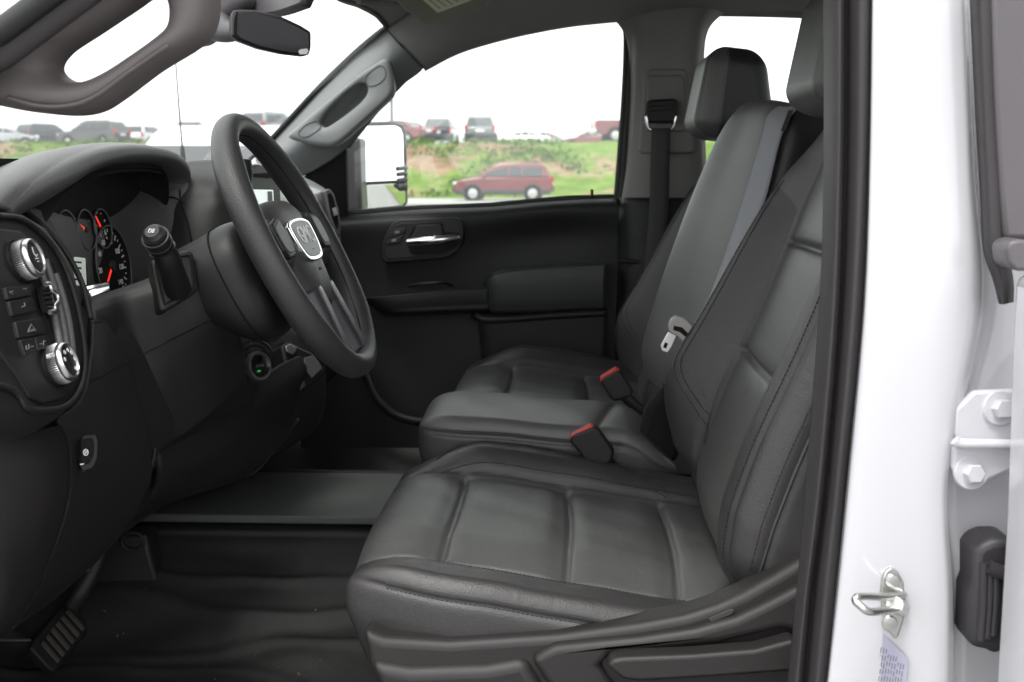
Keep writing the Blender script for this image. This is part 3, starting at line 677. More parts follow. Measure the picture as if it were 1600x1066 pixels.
patch('door_pocket', pxnet([
    [(735, 493, 2.85), (760, 496, 2.85), (860, 490, 2.85), (950, 485, 2.85)],
    [(742, 494, 2.79), (766, 500, 2.775), (860, 494, 2.77), (948, 489, 2.77)],
    [(746, 500, 2.785), (768, 506, 2.77), (860, 500, 2.765), (948, 495, 2.765)],
    [(752, 560, 2.79), (772, 570, 2.775), (860, 570, 2.77), (946, 570, 2.77)],
    [(756, 640, 2.80), (776, 650, 2.785), (860, 650, 2.78), (944, 650, 2.78)]]), 40, 40, M_door, DR, th=.008, off=1)
tube('map_pocket_rim', [atY(x, y, Y) for x, y, Y in ((640, 447, 2.845), (660, 444, 2.80), (690, 442, 2.80), (706, 446, 2.845))], .004, M_door, DR, n=20, seg=8)
tube('lower_trim', [atY(x, y, Y) for x, y, Y in ((572, 580, 2.80), (578, 600, 2.78), (592, 626, 2.77), (620, 650, 2.77), (660, 660, 2.77), (720, 662, 2.78))], .014, M_door, DR, n=40, seg=10, flat=.7)
# wing mirror on the far door
MR = thing('towing_mirror', 'tall rectangular towing mirror with two panes outside the far door window', 'mirror', atY(590, 260, 3.15))
arm = slabY('mirror_arm', [(527, 228), (534, 222), (562, 214), (566, 330), (530, 332)], 3.02, .10, M_frame_grey, MR, bev=.01)
lathe('screw', [(0, .002), (.003, .002), (.0035, 0)], atY(541, 290, 3.018), (0, -1, 0), M_satin, arm, seg=12)
nM = np.array((.78, -.625, .10)); nL = np.array((.785, -.62, -.065)); nH = np.array((.78, -.625, .02))
nM, nL, nH = [q / np.linalg.norm(q) for q in (nM, nL, nH)]
mc = atY(597, 240, 3.15); ml = onP(600, 306, mc, nH)
hs_ = slabP('mirror_housing', [(552, 196), (558, 191), (620, 189), (632, 193), (637, 204), (640, 318), (634, 324), (562, 331), (555, 328)], (mc - nH * .012, nH), -.07, M_frame_grey, MR, bev=.010, seg=4)
slabP('main_pane', [(561, 200), (566, 197), (617, 196), (626, 200), (630, 210), (632, 276), (628, 282), (563, 285)], (mc + nM * .004, nM), -.006, M_mirror, MR, bev=.001)
slabP('wide_angle_pane', [(564, 290), (628, 286), (633, 290), (634, 315), (629, 321), (566, 327)], (ml + nL * .002, nL), -.006, M_mirror, MR, bev=.001)
tube('pane_divider', [onP(561, 288, mc, nH), onP(632, 284, mc, nH)], .004, M_rubber_dark, MR, seg=8)
for k in range(4):
    tube('housing_rib', [onP(621, 264 + 9 * k, mc + nH * .008, nH), onP(635, 262 + 9 * k, mc + nH * .008, nH)], .0055, M_frame_grey, hs_, seg=10)
slabP('rib_block', [(619, 262), (624, 258), (636, 258), (638, 298), (626, 299), (620, 294)], (mc + nH * .006, nH), -.015, M_rubber_dark, hs_, bev=.003)

# ================================================================== OVERHEAD THINGS
RM = thing('rearview_mirror', 'dark rearview mirror in a black housing hanging behind the windscreen', 'mirror', atY(425, 52, 2.05))
mn = np.array((.60, -.80, -.05))
pm = (atY(425, 52, 2.05), (.35, -.93, -.05))
out = [(361, 26), (364, 17), (374, 15), (400, 16), (440, 26), (470, 40), (486, 50), (486, 74), (483, 86), (474, 88), (440, 84), (404, 76), (372, 64), (361, 56)]
slabP('mirror_housing', out, pm, -.035, M_black, RM, bev=.004)
slabP('mirror_pane', [(371, 22), (376, 19), (400, 21), (438, 30), (466, 43), (482, 52), (482, 72), (480, 83), (472, 84), (440, 80), (406, 72), (376, 60), (370, 54)], (pm[0] + np.array((.0015, -.004, 0)), pm[1]), .002, M_dark_mirror, RM, bev=.0005)
slabP('housing_edge', [(361, 27), (364, 17), (371, 16), (366, 30), (365, 55), (361, 56)], (pm[0] + np.array((.002, -.005, 0)), pm[1]), .003, M_frame_grey, RM, bev=.001)
slabP('button_light', [(466, 80), (470, 77), (480, 76), (482, 80), (479, 85), (468, 85)], (pm[0] + np.array((.003, -.008, 0)), pm[1]), .001, M_mark, RM, bev=0)
tube('mirror_stem', [atY(378, 50, 2.07), atY(352, 48, 2.10), atY(330, 30, 2.14), atY(318, 10, 2.18)], [.012, .02, .035, .04], M_frame_grey, RM, n=20, seg=14)
rbox('sensor_cover', (.07, .05, .028), (.03, .03, .02), M_frame_grey, RM, step=.012, M=place(atY(345, 24, 2.16), (.8, 0, .5), (0, 1, 0), (-.5, 0, .8)))
# overhead console behind the mirror, on the header
patch('overhead_console', pxnet([
    [(300, 10, 2.22), (350, 20, 2.2), (392, 22, 2.15), (430, 18, 2.1), (470, 4, 2.05)],
    [(310, -10, 2.22), (360, -5, 2.2), (400, -2, 2.15), (440, -6, 2.1), (480, -16, 2.05)],
    [(330, -40, 2.22), (380, -40, 2.2), (420, -40, 2.15), (460, -40, 2.1), (500, -45, 2.05)]]), 20, 30, M_frame_grey, TR, th=.02, off=1)
# sun visor, folded up under the headliner
VS = thing('sun_visor', 'olive grey sun visor with a yellow warning label, folded up over the far seat', 'sun visor', atY(690, 15, 2.45))
vz = (L3(-.25, 2.5, .268), (-.16, .10, 1))
vq = [(575, -30), (600, -12), (636, 20), (660, 38), (668, 39), (682, 35), (694, 37), (706, 35), (722, 27), (748, 18), (764, 8), (768, -8), (740, -50), (640, -70)]
slabP('visor_panel', vq, vz, .018, M_visor, VS, bev=.006)
vl = slabP('warning_label', [(656, -4), (700, -28), (748, -4), (684, 20)], (vz[0] - np.array((-.16, .10, 1)) * .0008, vz[1]), -.0004, M_visor_label, VS, bev=0)
for k in range(6):
    f = .12 + k * .15
    A0 = np.array((656, -4)) * (1 - f) + np.array((700, -28)) * f; B0 = np.array((684, 20)) * (1 - f) + np.array((748, -4)) * f
    u = (B0 - A0); A1 = A0 + u * .1; B1 = A0 + u * .88; d_ = np.array((1.0, -.55))
    slabP('print_row', [tuple(A1), tuple(B1), tuple(B1 + d_), tuple(A1 + d_)], (vz[0] - np.array((-.16, .10, 1)) * .0016, vz[1]), -.0003, M_labelink, vl, bev=0)
tube('visor_rod', [atY(560, 2, 2.3), atY(590, 6, 2.36), atY(640, 10, 2.42)], .006, M_liner, VS, n=14, seg=8)

# grit on the floor mat
V = []; Fc = []; rg_ = np.random.default_rng(3)
bvf = BVHTree.FromPolygons([tuple(np.array(v.co) + np.array(wloc(fl))) for v in fl.data.vertices], [tuple(p.vertices) for p in fl.data.polygons])
for k in range(60):
    x, y = rg_.uniform(-.75, -.25), rg_.uniform(1.42, 1.84); h = bvf.ray_cast(Vector((x, y, CZ)), Vector((0, 0, -1)))
    if h[0] is None: continue
    c = np.array(h[0]); s_ = rg_.uniform(.0005, .0016); b = len(V)
    q = [rg_.normal(0, s_, 3) for _ in range(4)]; V += [c + a + np.array((0, 0, s_)) for a in q]; Fc += [(b, b + 1, b + 2), (b, b + 2, b + 3), (b, b + 1, b + 3), (b + 1, b + 2, b + 3)]
gt = mk('floor_grit', V, Fc, mat('grit', (.16, .13, .09), .8), smooth=False); tag(gt, 'pale grit scattered on the dark floor mat', 'grit', kind='stuff')
# ================================================================== SEATS
def two_mat(o, m2, test):
    me = o.data; me.materials.append(m2)
    for p in me.polygons:
        if test(np.array(p.center)): p.material_index = 1

def build_bucket_seat(Yc, label):
    t = thing('front_seat', label, 'car seat', (0.0, Yc, FLOOR), 'outer front seats of the cab')
    # ---- cushion
    XF = -0.266; H = np.array((.277, .275, .085)); RR = np.array((.085, .022, .042))
    def cush(V):
        V = np.array(V, float); a = V[:, 0] + H[0]; b = V[:, 1].copy(); c = V[:, 2]
        w = sst(-.02, .06, c)
        b = b * (1 - .07 * (1 - sst(0, .16, a)))
        far = .042 * sst(.165, .225, b) * (1 - .35 * sst(.2, .45, a)) * sst(.02, .14, a)
        near = -.012 * sst(.10, .185, -b) * (1 + .5 * sst(.12, .35, a)) + .004 * sst(.19, .23, -b)
        z = c + w * (far + near)
        inside = 1 - sst(.17, .19, np.abs(b))
        for s in (.107, .262, .400):
            sv = s + .006 * np.cos(b / .19 * 1.4)
            z -= w * inside * (.0062 * gs(a - sv + .004, .017) + .0075 * gs(a - sv, .0038))
        for s in (-.187, .187):
            z -= w * (.004 * gs(b - s, .014) + .006 * gs(b - s, .004)) * sst(.0, .05, a)
        # soft pillow crown and a few faint hollows in the vinyl
        z += w * inside * .003 * np.cos(np.clip(b / .185, -1, 1) * math.pi / 2)
        z += w * .0012 * np.sin(a * 41 + b * 23) * np.sin(b * 37 - a * 11)
        # side seam groove below the shoulder of the near bolster
        side = sst(.20, .26, np.abs(b))
        bb = b - np.sign(b) * side * .003 * gs(c - .060, .004)
        bb = bb + np.sign(b) * side * .006 * np.cos(np.clip(c / .085, -1, 1) * math.pi / 2)
        z -= .13 * (a - .10)
        x = XF + a - .04 * sst(.02, -.085, c) * 0 + .03 * (1 - sst(-.085, .03, c)) * (1 - sst(0, .25, a))
        return np.stack((x, Yc + bb, CZ - .543 + z), 1)
    on = lambda P: cush(roundmap(np.array(P, float), H, RR))
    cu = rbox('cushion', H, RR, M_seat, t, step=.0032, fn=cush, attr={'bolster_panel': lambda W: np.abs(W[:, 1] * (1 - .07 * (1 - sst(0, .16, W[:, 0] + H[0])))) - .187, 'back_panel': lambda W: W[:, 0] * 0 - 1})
    N = 90
    aa = np.linspace(-.235, .25, N)
    for bsgn in (-1, 1):
        P = on([(a, bsgn * H[1], .070) for a in aa]); P[:, 1] += bsgn * .0012
        tube('piping', P, .0022, M_bolster, cu, seg=6)
        P2 = on([(a, bsgn * H[1], .060) for a in aa]); P2[:, 1] += bsgn * .0003
        stitches('stitching', P2, M_thread, cu, r=.00055)
    for bs, n0 in ((-.197, 0), (.197, 0), (.235, 1)):
        a1 = np.linspace(-.22, .14 if n0 else .2, N)
        bb = bs + 0 * a1
        if n0:   # far bolster: the stitched seam that curls down at both ends
            bb = .262 - .062 * sst(.04, .14, a1) - .03 * (1 - sst(-.22, -.17, a1))
        P = on([(a, b, H[2]) for a, b in zip(a1, bb)]); P[:, 2] += .0006
        stitches('stitching', P, M_thread, cu)
        if n0:
            P = on([(a, b - .009, H[2]) for a, b in zip(a1, bb)]); P[:, 2] += .0006
            stitches('stitching', P, M_thread, cu)
    # ---- backrest
    ANG = R(20.5); T = np.array((math.sin(ANG), 0, math.cos(ANG))); D = np.array((math.cos(ANG), 0, -math.sin(ANG)))
    P0 = np.array((.188, Yc, CZ - .455)); HB = np.array((.062, .272, .325)); RB = np.array((.045, .060, .06))
    bt = [-.04, 0, .03, .11, .22, .37, .46, .52, .60]
    bf = [.0, .010, .045, .085, .078, .060, .042, .022, 0]
    wt = [-.04, .05, .30, .42, .50, .56, .60]; ww = [.97, 1.0, 1.0, .985, .93, .85, .78]
    qq = cr(np.stack((bt, bf), 1), 200); tq_, fq_ = qq[:, 0], qq[:, 1]
    def back(V):
        V = np.array(V, float); d, b, tt = V[:, 0], V[:, 1], V[:, 2] + HB[2] - .035
        w = sst(.02, -.055, d)
        bn = b / HB[1]
        b2 = b * np.interp(tt, wt, ww)
        far = np.interp(tt, tq_, fq_) * sst(.175, .245, b)
        near = .026 * np.interp(tt, [-.03, .06, .35, .52, .6], [.3, 1, 1, .4, 0]) * sst(.15, .21, -b)
        dd = d - w * (far + near)
        dd = dd + w * .5 * (far + near) * sst(.255, .272, np.abs(b)) * .3
        ins = (1 - sst(.185, .197, b)) * (1 - sst(.145, .157, -b))
        for s in (.205, .378):
            dd += w * ins * (.003 * gs(tt - s, .014) + .008 * gs(tt - s, .004))
        edge = sst(.55, .47, tt)
        for s in (-.152, .192):
            dd += w * edge * (.003 * gs(b - s, .014) + .007 * gs(b - s, .004))
        dd -= w * ins * .007 * np.cos(np.clip(b / .17, -1, 1) * math.pi / 2)
        dd += w * .003 * gs(b + .2475, .0035)
        # headrest end leans forward, lumbar swells
        dd -= w * .006 * gs(tt - .14, .09)
        # side seam
        sd = sst(.25, .272, np.abs(b))
        b2 = b2 - np.sign(b) * sd * .003 * gs(d + .022, .004)
        return P0 + tt[:, None] * T + (dd + HB[0])[:, None] * D + b2[:, None] * np.array((0, 1.0, 0))
    ob = lambda P: back(roundmap(np.array(P, float), HB, RB))
    def edge_of(W):
        tt = W[:, 2] + HB[2] - .035; b = W[:, 1] * np.interp(tt, wt, ww)
        return np.maximum(np.where(b > 0, b - .192 - .085 * sst(.425, .485, tt), -b - .152 - .10 * sst(.45, .56, tt)), -1)
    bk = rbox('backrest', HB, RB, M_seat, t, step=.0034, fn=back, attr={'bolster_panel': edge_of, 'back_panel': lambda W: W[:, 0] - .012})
    org = np.array((0, Yc, FLOOR))
    tz = np.linspace(-.29, .20, 110)
    for b0, d0, dbl in ((-.245, -1, 0), (-1, -.022, 0), (1, .012, 0), (.236, -1, 1)):
        if abs(b0) < 1:
            tq = tz if not dbl else np.linspace(-.24, .170, 110)
            bb = b0 + (0 * tq if not dbl else -.050 * (1 - sst(-.24, -.13, tq)))
            P = ob([(-HB[0], b, z) for b, z in zip(bb, tq)])
            P = P - D * .0008
            stitches('stitching', P, M_thread, bk)
            if dbl:
                P = ob([(-HB[0], b - .009, z) for b, z in zip(bb, tq)]) - D * .0008
                stitches('stitching', P, M_thread, bk)
        else:
            P = ob([(d0, b0 * HB[1], z) for z in tz]); P[:, 1] += b0 * .001
            tube('piping', P, .0023, M_bolster, bk, seg=6)
            P = ob([(d0 - .010, b0 * HB[1], z) for z in tz]); P[:, 1] += b0 * .0006
            stitches('stitching', P, M_thread, bk)
    # ---- headrest
    HH = np.array((.062, .135, .084)); RH = np.array((.042, .045, .036))
    A = R(7); TH = np.array((math.sin(A), 0, math.cos(A))); DH = np.array((math.cos(A), 0, -math.sin(A)))
    PH = np.array((.366, Yc, CZ + .155))
    def head(V):
        V = np.array(V, float); d, b, z = V[:, 0], V[:, 1], V[:, 2]
        k = z / .084
        d = d * (1 - .16 * k) - .004 * k
        d = d + .006 * gs(np.abs(b) - .108, .004) * sst(0, -.05, d)
        d = d + (d > 0) * .02 * (1 - k) * .5
        return PH + d[:, None] * DH + z[:, None] * TH + b[:, None] * np.array((0, 1.0, 0))
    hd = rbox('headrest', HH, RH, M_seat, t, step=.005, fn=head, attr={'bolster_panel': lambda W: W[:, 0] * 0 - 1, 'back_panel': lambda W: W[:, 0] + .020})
    P = head(roundmap(np.array([(-.018, -HH[1], z) for z in np.linspace(-.062, .062, 40)]), HH, RH)); P[:, 1] -= .001
    tube('piping', P, .0016, M_bolster, hd, seg=6)
    for s in (-1, 1):
        tube('headrest_post', [PH + TH * -.07 + (0, s * .05, 0) , PH + TH * -.13 + (.012, s * .05, 0), PH + TH * -.19 + (.02, s * .05, 0)], .006, M_chrome, t, seg=10)
    # ---- base under the cushion
    slab('seat_base', [(-.16, Yc - .2, FLOOR), (.26, Yc - .2, FLOOR), (.26, Yc + .2, FLOOR), (-.16, Yc + .2, FLOOR)], (0, 0, .13), M_pure, t, bev=.01)
    return t
DRV = build_bucket_seat(1.65, 'black vinyl front seat nearest the open doorway, with stitched bolsters and full cushion in view')
# side shield of the near seat (the far one shows nothing of its own)
sh = slabY('side_shield', [(566, 985), (600, 998), (700, 1004), (870, 993), (1000, 975), (1070, 962), (1120, 946), (1160, 928), (1210, 900), (1262, 868), (1290, 880), (1290, 1170), (640, 1170), (600, 1100), (578, 1050)], 1.352, .05, M_shield, DRV, bev=.016, seg=5)
slabY('shield_rib', [(828, 1030), (868, 1010), (1000, 997), (1085, 984), (1150, 966), (1200, 942), (1250, 915), (1292, 925), (1292, 1000), (1220, 985), (1120, 1008), (1000, 1020), (955, 1024), (936, 1042), (965, 1080), (1000, 1130), (905, 1150)], 1.338, .03, M_shield, DRV, bev=.012, seg=5)
slabY('shield_rib', [(575, 1035), (640, 1046), (760, 1042), (822, 1030), (880, 1130), (890, 1170), (640, 1170), (605, 1110)], 1.341, .03, M_shield, DRV, bev=.014, seg=5)
lv = slabY('recline_lever', [(949, 1042), (956, 1031), (975, 1028), (1080, 1024), (1180, 1016), (1240, 1000), (1262, 1030), (1240, 1050), (1100, 1060), (1000, 1066), (972, 1062)], 1.312, .03, M_shield, DRV, bev=.009, seg=4)
slabY('airbag_tag', [(1107, 967), (1111, 973), (1145, 960), (1147, 953), (1141, 952)], 1.3475, .003, M_pocket, DRV, bev=.0006)
# ---- passenger seat: a copy, its back a little more upright
def copy_thing(t, dloc, label):
    c = t.copy(); C.objects.link(c); c.location = t.location + Vector(dloc); c['label'] = label
    for ch in list(t.children):
        if ch.name.split('.')[0] in ('side_shield', 'shield_rib', 'recline_lever', 'airbag_tag'): continue
        k = ch.copy(); C.objects.link(k); k.parent = c
        for g in ch.children:
            q = g.copy(); C.objects.link(q); q.parent = k
    return c
PAS = copy_thing(DRV, (0, .80, 0), 'black vinyl front seat beside the closed far door, its headrest against the far window')
for ch in PAS.children:
    nm = ch.name.split('.')[0]
    if nm == 'cushion': ch.location.z += .042; ch.location.x += .036
    if nm in ('backrest', 'headrest', 'headrest_post'):
        ch.location.x -= .048 if nm == 'backrest' else .066
        ch.location.z -= .012

# ---- centre seat
CT = thing('centre_seat', 'narrow middle front seat with folding back between the two bucket seats', 'car seat', (0.0, 2.05, FLOOR))
H = np.array((.208, .128, .075)); RR = np.array((.06, .018, .030))
def ccush(V):
    V = np.array(V, float); a = V[:, 0] + H[0]; b = V[:, 1]; c = V[:, 2]
    w = sst(.0, .06, c)
    z = c + .004 + w * (.008 * np.cos(np.clip(b / .128, -1, 1) * math.pi / 2))
    s = .305 + .02 * b / .128
    z -= w * (1 - sst(.085, .118, np.abs(b))) * (.004 * gs(a - s, .014) + .006 * gs(a - s, .0045))
    z -= w * .035 * sst(.33, .416, a)
    z += w * .0012 * np.sin(a * 37 + b * 29)
    bb = b - np.sign(b) * sst(.10, .128, np.abs(b)) * .003 * gs(c - .050, .004)
    z -= .075 * (a - .06)
    x = -.243 + a + .02 * (1 - sst(-.07, .03, c)) * (1 - sst(0, .2, a))
    return np.stack((x, 2.05 + bb, CZ - .468 + z), 1)
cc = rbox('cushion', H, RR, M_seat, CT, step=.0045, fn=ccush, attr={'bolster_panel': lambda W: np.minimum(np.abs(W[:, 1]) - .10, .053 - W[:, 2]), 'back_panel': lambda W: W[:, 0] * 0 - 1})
on = lambda P: ccush(roundmap(np.array(P, float), H, RR))
aa = np.linspace(-.19, .12, 60)
P = on([(a, -H[1], .055) for a in aa]); P[:, 1] -= .0008
tube('piping', P, .002, M_bolster, cc, seg=6)
P = on([(a, -H[1], .046) for a in aa]); P[:, 1] -= .0006
stitches('stitching', P, M_thread, cc)
slab('seat_base', [(-.16, 1.95, FLOOR + .19), (.14, 1.95, FLOOR + .19), (.14, 2.15, FLOOR + .19), (-.16, 2.15, FLOOR + .19)], (0, 0, -.02), M_pure, CT, bev=.005)
net = [
 [(1055, 600, 2.20), (1010, 585, 2.17), (1030, 610, 2.06), (1056, 625, 1.96), (1070, 640, 1.94)],
 [(1050, 550, 2.20), (1003, 545, 2.17), (1032, 565, 2.06), (1064, 572, 1.96), (1082, 590, 1.94)],
 [(1075, 480, 2.20), (1020, 480, 2.17), (1060, 490, 2.06), (1098, 490, 1.96), (1119, 500, 1.94)],
 [(1100, 410, 2.20), (1043, 410, 2.17), (1087, 410, 2.06), (1130, 410, 1.96), (1151, 415, 1.94)],
 [(1140, 310, 2.20), (1080, 310, 2.17), (1122, 305, 2.06), (1165, 305, 1.96), (1188, 310, 1.94)],
 [(1175, 225, 2.20), (1117, 225, 2.17), (1155, 215, 2.06), (1193, 210, 1.96), (1213, 215, 1.94)],
 [(1195, 185, 2.20), (1145, 180, 2.17), (1176, 170, 2.06), (1205, 172, 1.97), (1222, 180, 1.95)],
 [(1205, 172, 2.20), (1172, 161, 2.17), (1198, 156, 2.06), (1222, 160, 1.97), (1236, 170, 1.95)],
 [(1235, 172, 2.20), (1228, 170, 2.17), (1240, 166, 2.06), (1252, 166, 1.97), (1258, 174, 1.95)],
]
cb = patch('backrest', pxnet(net), 120, 60, M_vinyl, CT, th=.02)
sd = [[(1070, 640, 1.94), (1110, 650, 1.94), (1160, 660, 1.95)],
      [(1082, 590, 1.94), (1118, 600, 1.925), (1175, 600, 1.94)],
      [(1119, 500, 1.94), (1150, 510, 1.925), (1215, 520, 1.94)],
      [(1151, 415, 1.94), (1182, 422, 1.925), (1248, 430, 1.94)],
      [(1188, 310, 1.94), (1218, 316, 1.925), (1285, 320, 1.94)],
      [(1213, 215, 1.94), (1243, 220, 1.925), (1305, 225, 1.94)],
      [(1222, 180, 1.95), (1250, 183, 1.935), (1310, 185, 1.95)],
      [(1236, 168, 1.955), (1262, 168, 1.95), (1300, 172, 1.96)]]
sp = patch('backrest_side', pxnet(sd), 80, 24, M_black_vinyl, CT, th=.02)
S = surf(pxnet(sd), 90, 21)
for j in (3, 5):
    P = S[4:-6, j] + np.array((0, -.0012, 0)); stitches('stitching', P, M_thread, sp)
slabY('release_strap', [(1232, 172), (1240, 172), (1228, 205), (1220, 205)], 1.92, .003, M_web_dark, CT, bev=.0008)
slabY('hinge_cover', [(1010, 640), (1040, 600), (1075, 640), (1060, 720), (1030, 745), (985, 750), (990, 715)], 1.96, .05, M_pure, CT, bev=.012)

# ---- belt lying down the edge of the centre seat
BL = thing('seat_belt', 'grey seat belt webbing lying down the edge of the middle seat back', 'seat belt', atY(1205, 170, 1.95))
def ribbon(name, A, B, mt, parent, th=.0016, n=60):
    """webbing between two edge curves"""
    return patch(name, [A, B], 6, n, mt, parent, th=th)
A = [atY(*q) for q in [(1232, 160, 1.985), (1222, 162, 1.965), (1200, 180, 1.948), (1190, 215, 1.942), (1163, 305, 1.942), (1128, 410, 1.942), (1098, 490, 1.942), (1075, 545, 1.935), (1062, 575, 1.93)]]
B = [atY(*q) for q in [(1255, 165, 1.965), (1245, 170, 1.945), (1232, 188, 1.928), (1218, 222, 1.922), (1196, 310, 1.92), (1161, 415, 1.92), (1128, 498, 1.92), (1100, 556, 1.92), (1084, 590, 1.92)]]
ribbon('webbing', A, B, M_web, BL)
lt = slabY('latch_plate', [(1047, 500), (1056, 493), (1070, 497), (1085, 512), (1082, 534), (1070, 538), (1058, 526), (1046, 520), (1044, 510)], 1.90, .012, M_beige, BL, bev=.003)
slabY('slot', [(1053, 509), (1066, 512), (1078, 524), (1074, 529), (1062, 519), (1052, 516)], 1.8985, .004, M_pure, lt, bev=.0005)
# metal tongue with its hole
me_o = [(1044, 519), (1057, 524), (1050, 541), (1043, 551), (1034, 548), (1032, 540)]
tg = slabY('tongue', me_o, 1.903, .003, M_satin, BL, bev=.0007)
slabY('tongue_hole', [(1039, 535), (1044, 537), (1041, 545), (1036, 543)], 1.9022, .003, M_pure, tg, bev=.0003)

# ---- buckles
def buckle(label, body, top, tip, Y, strap):
    b = thing('seat_belt_buckle', label, 'buckle', atY(*body[2], Y), 'seat belt buckles with red buttons')
    slabY('buckle_body', body, Y, .028, M_black, b, bev=.004)
    slabY('release_button', top, Y + .003, .022, M_red, b, bev=.002)
    tube('stalk', [atY(*q) for q in strap], .010, M_black, b, n=14, flat=.5)
    return b
buckle('red topped black belt buckle standing at the driver side of the middle cushion', [(890, 690), (895, 680), (928, 667), (936, 672), (960, 706), (955, 722), (935, 736), (925, 732)],
       [(891, 689), (892, 681), (922, 665), (929, 667), (926, 677), (896, 695)], None, 1.893, [(948, 722, 1.905), (972, 742, 1.915), (996, 758, 1.93)])
buckle('red topped black belt buckle standing behind the middle cushion, near the far seat', [(938, 597), (943, 590), (966, 578), (971, 582), (990, 612), (986, 620), (960, 628), (955, 624)],
       [(937, 596), (938, 590), (962, 575), (969, 578), (967, 587), (942, 602)], None, 2.20, [(975, 618, 2.21), (1000, 640, 2.21), (1020, 650, 2.21)])
slabY('belt_tab', [(1020, 660), (1045, 640), (1060, 660), (1040, 735), (1000, 745), (990, 735)], 1.99, .004, M_web_dark, CT, bev=.001)

# ---- rear bench, glimpsed behind the front row
RB = thing('rear_bench', 'black rear bench seat whose headrest shows behind the middle seat back', 'car seat', (.95, 2.05, FLOOR))
rbox('cushion', (.26, .68, .09), (.07, .06, .06), M_bolster, RB, step=.03, M=place((.95, 2.05, CZ - .42), (1, 0, 0), (0, 1, 0), (0, 0, 1)))
a = R(18)
rbox('backrest', (.07, .68, .32), (.05, .07, .06), M_bolster, RB, step=.03, M=place((1.22, 2.05, CZ - .18), (math.cos(a), 0, -math.sin(a)), (0, 1, 0), (math.sin(a), 0, math.cos(a))))
for yy in (1.62, 2.05, 2.5):
    rbox('headrest', (.045, .12, .065), (.035, .05, .04), M_black_vinyl, RB, step=.012, M=place((1.30, yy, CZ + .19), (1, 0, -.2), (0, 1, 0), (.2, 0, 1)))
# ================================================================== DASHBOARD
DB = thing('dashboard', 'black vinyl dashboard with gauges, vents, knobs and a centre screen with its white reflection painted in', 'dashboard', (-.7, 2.05, CZ - .3))
# ---- knee panels: one moulded sheet across the cab
kn = []
for Y, dx in ((1.19, -.12), (1.25, -.12), (1.40, -.11), (1.47, -.10), (1.56, -.085), (1.72, -.075), (1.84, -.05), (1.95, .0), (2.05, .03), (2.18, .045), (2.30, -.01), (2.50, -.03), (2.86, -.03)):
    kn.append([L3(x + dx * k, Y, z) for x, z, k in ((-.60, -.17, .3), (-.545, -.215, .6), (-.515, -.28, 1), (-.498, -.36, 1), (-.500, -.425, 1), (-.525, -.462, 1), (-.60, -.50, .6), (-.85, -.54, 0), (-1.2, -.56, 0))])
patch('knee_panel', kn, 150, 80, M_low, DB, th=.012, off=1)
# upper body of the dash, behind everything
ub = []
for Y, dx in ((1.17, -.10), (1.36, -.10), (1.42, -.11), (1.60, -.13), (1.80, -.13), (1.90, -.10), (1.95, -.02), (2.05, 0), (2.20, 0), (2.5, 0), (2.70, -.01), (2.86, -.04)):
    ub.append([L3(x + dx * k, Y, z) for x, z, k in ((-1.16, -.10, 0), (-.95, -.055, .2), (-.72, -.015, .5), (-.60, -.012, 1), (-.550, -.035, 1), (-.528, -.075, 1), (-.522, -.16, 1), (-.530, -.24, 1))])
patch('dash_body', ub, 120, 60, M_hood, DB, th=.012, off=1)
# ---- brow over the gauges
lip = [(-12, 342, 1.30), (25, 323, 1.36), (60, 305, 1.43), (104, 279, 1.53), (140, 257, 1.61), (180, 246, 1.70), (222, 246, 1.80), (252, 254, 1.88), (268, 274, 1.93), (266, 300, 1.94)]
cre = [(-30, 330, 1.26), (0, 294, 1.32), (25, 271, 1.40), (70, 250, 1.53), (128, 238, 1.66), (178, 236, 1.77), (225, 241, 1.87), (260, 252, 1.93), (276, 272, 1.96), (270, 315, 1.965)]
mid = []
for a, b in zip(lip, cre):
    p, q = atY(*a), atY(*b); m = p * .45 + q * .55 + np.array((.016, -.002, .004)); mid.append(m)
lipw = [atY(*a) for a in lip]; crew = [atY(*b) for b in cre]
nose = [p * .78 + q * .22 + np.array((.012, -.001, .003)) for p, q in zip(lipw, crew)]
b1 = [p + np.array((-.08, .02, -.022)) for p in crew]; b2 = [p + np.array((-.28, .03, -.095)) for p in crew]; b3 = [p + np.array((-.46, .03, -.15)) for p in crew]
inn1 = [p + np.array((-.020, .002, -.003)) for p in lipw]
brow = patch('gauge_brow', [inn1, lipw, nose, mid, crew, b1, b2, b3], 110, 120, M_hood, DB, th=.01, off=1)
# dark cowl inside the brow running down to the gauge face
GX = -.675
inn = [(70, 352, 1.44), (78, 340, 1.47), (95, 315, 1.52), (125, 285, 1.585), (160, 268, 1.65), (200, 263, 1.74), (240, 264, 1.83), (258, 272, 1.875), (262, 300, 1.90), (258, 335, 1.91)]
innw = [atY(*a) for a in inn]
deep = [np.array((GX - .02, p[1] + .01 * np.sign(1.68 - p[1]), p[2] - .012)) for p in innw]
def resamp(P, n): return list(cr(np.array(P), n))
patch('gauge_cowl', [resamp(inn1, 10), [p * .5 + q * .5 + np.array((.004, 0, -.004)) for p, q in zip(resamp(inn1, 10), innw)], innw, [p * .5 + q * .5 for p, q in zip(innw, deep)], deep], 60, 80, M_cowl, DB, th=.006, off=1)
# left shoulder of the cluster surround, sweeping down beside the vent pod
patch('cluster_surround', pxnet([
    [(38, 322, 1.40), (62, 328, 1.45), (80, 345, 1.475)], [(70, 350, 1.43), (84, 362, 1.455), (96, 372, 1.475)],
    [(104, 388, 1.43), (110, 398, 1.455), (116, 408, 1.48)], [(132, 440, 1.43), (134, 448, 1.455), (136, 450, 1.49)], [(146, 500, 1.42), (150, 500, 1.46), (160, 496, 1.50)]]), 40, 20, M_dash, DB, th=.006, off=1)
